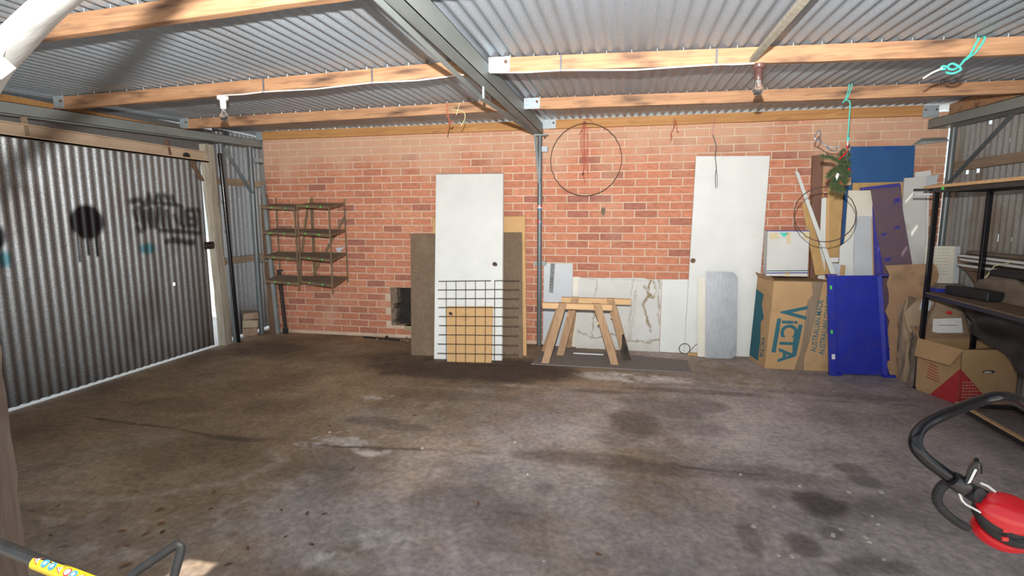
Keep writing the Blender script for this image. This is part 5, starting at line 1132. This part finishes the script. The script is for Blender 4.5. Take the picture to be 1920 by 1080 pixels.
def onsh(u, v): 
    th = v/.0150; return s0+sd_*u+(up_*math.cos(th)+cr_*math.sin(th))*.0151
def mark(kind, u):
    n = 3 if kind == 't' else 16
    def ring(r, e): return [onsh(u+r*math.cos(2*math.pi*i/n+math.pi), (r*1.0*math.sin(2*math.pi*i/n)))+up_*e for i in range(n)]
    if kind == 't':
        G().add(ring(.010,.0004), [tuple(range(n))]).build('warning_mark', M['label_r'], lbl); G().add(ring(.006,.0008), [tuple(range(n))]).build('warning_mark', M['label_w'], lbl); G().add(ring(.0025,.0011), [tuple(range(n))]).build('warning_mark', M['ink'], lbl)
    elif kind == 'b': 
        G().add(ring(.0085,.0006), [tuple(range(n))]).build('instruction_mark', M['label_b'], lbl); G().add(ring(.0035,.0010), [tuple(range(n))]).build('instruction_mark', M['label_w'], lbl)
    else:
        G().add(ring(.0085,.0006), [tuple(range(n))]).build('prohibition_mark', M['label_r'], lbl); G().add(ring(.006,.0010), [tuple(range(n))]).build('prohibition_mark', M['label_w'], lbl)
for k, u in zip('tbbtpbtb', (.014,.036,.056,.078,.099,.115,.135,.155)): mark(k, u)
dh = smooth([(3.385,-5.075,.665),(3.385,-5.065,.705),(3.401,-5.062,.727),(3.43,-5.045,.748),(3.463,-5.022,.770),(3.472,-5.019,.772),(3.478,-5.019,.764),(3.478,-5.034,.733),(3.474,-5.049,.700),(3.455,-5.06,.672),(3.43,-5.07,.660)], 5)
G().tube(dh, .0088, 12).build('loop_handle', M['black_rub'], tr, True)
rough_post('timber_post', 'rough brown timber post close to the camera at the lower left edge', 2.64, -4.905, 2.74, -4.805, 2.30, M['post'], (0,0), 40)
ap = thing('plastic_band', 'overexposed white curved plastic band with a torn flap at the upper left corner', 'plastic band', (2.9,-5.02,1.6))
ar = smooth([(3.78,-5.02,2.18),(3.60,-5.008,2.03),(3.497,-5.008,1.949),(3.405,-5.015,1.893),(3.329,-5.028,1.84),(3.26,-5.027,1.803),(3.183,-5.018,1.763),(3.094,-5.014,1.704),(2.98,-5.0,1.60),(2.76,-4.95,1.40)], 5)
_O = Vector((3.26,-5.027,1.803)); _vf = (_O-Vector((4.34,-5.86,1.72))).normalized(); _vc = (_O-Vector((4.36,-5.873,1.443))).normalized()
G().tube(ar, .092, 20, flat=.2, ref=tuple((_vf-(_vc-_vf)*1.15).normalized())).build('band', M['pvc'], ap, True)
G().prism([(3.222,-5.075,1.775),(3.240,-5.075,1.768),(3.254,-5.075,1.747),(3.247,-5.078,1.733),(3.271,-5.075,1.712),(3.241,-5.080,1.693),(3.226,-5.078,1.70),(3.228,-5.076,1.74)], (0,.004,0)).build('torn_flap', M['white'], ap)

# ------------------------------------------------------------ litter on the concrete
lm_ = G(); n = 7
for i in range(n):
    u = i/(n-1); w = .011*math.sin(math.pi*min(max(u, .04), .96)); z = .003+.006*math.sin(u*2.5)
    lm_.v += [(u*.062-.031,-w,z+.003),(u*.062-.031,0,z),(u*.062-.031,w,z+.003)]
    if i: a = 3*(i-1); lm_.f += [(a,a+3,a+4,a+1),(a+1,a+4,a+5,a+2)]
o0 = lm_.build('dry_leaf', M['leaf'], smooth=True); leaf_me = o0.data; bpy.data.objects.remove(o0)
q = random.Random(31)
LEAF = [(1.99,-3.998),(1.867,-3.602),(1.954,-3.599),(1.848,-3.689),(2.082,-3.344),(2.37,-3.612),(2.478,-3.366),(2.126,-3.814),(2.237,-3.914),(2.303,-3.971),(2.239,-3.998),(2.193,-4.103),(2.23,-4.085),(2.35,-4.202),(2.766,-4.107),(2.368,-3.752),(2.554,-3.73),(2.867,-3.692),(2.951,-3.68),(2.879,-3.884),(3.032,-3.914),(2.772,-3.995),(1.958,-4.152),(1.816,-4.094),(1.508,-3.95),(1.593,-3.884),(1.032,-3.303),(1.078,-2.707),(1.795,-2.743),(2.38,-2.672),(1.473,-2.195),(2.121,-2.602),(2.11,-4.002),(2.722,-3.69),(2.485,-3.294),(2.262,-3.606),(2.885,-2.363),(3.663,-3.437),(3.003,-1.813),(2.977,-3.208),(2.852,-3.207),(4.279,-3.722)]
for x, y in LEAF:
    o = bpy.data.objects.new('dry_leaf', leaf_me); COL.objects.link(o); o.location = (x, y, .001); s_ = .32+q.random()*.42
    o.scale = (s_, s_*(.6+.7*q.random()), s_); o.rotation_euler = (q.uniform(-.15,.15), 0, q.random()*6.28)
    tag(o, 'small dry brown leaf lying on the stained concrete', 'leaf', 'dry leaves on the concrete')
cg = G().add([(-.012,-.008,0),(.010,-.011,0),(.014,.006,0),(-.008,.010,0),(-.009,-.006,.007),(.008,-.008,.009),(.010,.004,.008),(-.006,.007,.006)], [(3,2,1,0),(4,5,6,7),(0,1,5,4),(1,2,6,5),(2,3,7,6),(3,0,4,7)])
o0 = cg.build('concrete_chip', M['chip']); chip_me = o0.data; bpy.data.objects.remove(o0)
for x, y in [(5.022,-2.836),(6.074,-1.15),(5.118,-3.159),(5.558,-3.151),(5.034,-3.568),(5.557,-3.221),(4.979,-3.364),(5.314,-3.365),(5.454,-3.35),(5.086,-3.57),(5.463,-3.509),(5.368,-3.304),(5.455,-3.384),(5.541,-2.924),(5.705,-2.889),(5.31,-2.905),(3.692,-2.67),(3.85,-3.072),(2.434,-2.761),(4.056,-3.813),(3.14,-2.871)]:
    o = bpy.data.objects.new('concrete_chip', chip_me); COL.objects.link(o); o.location = (x, y, 0); s_ = .6+q.random()*.6; o.scale = (s_,)*3; o.rotation_euler = (0, 0, q.random()*6.28)
    tag(o, 'tiny pale chip lying on the grey concrete floor', 'chip', 'pale chips on the concrete')
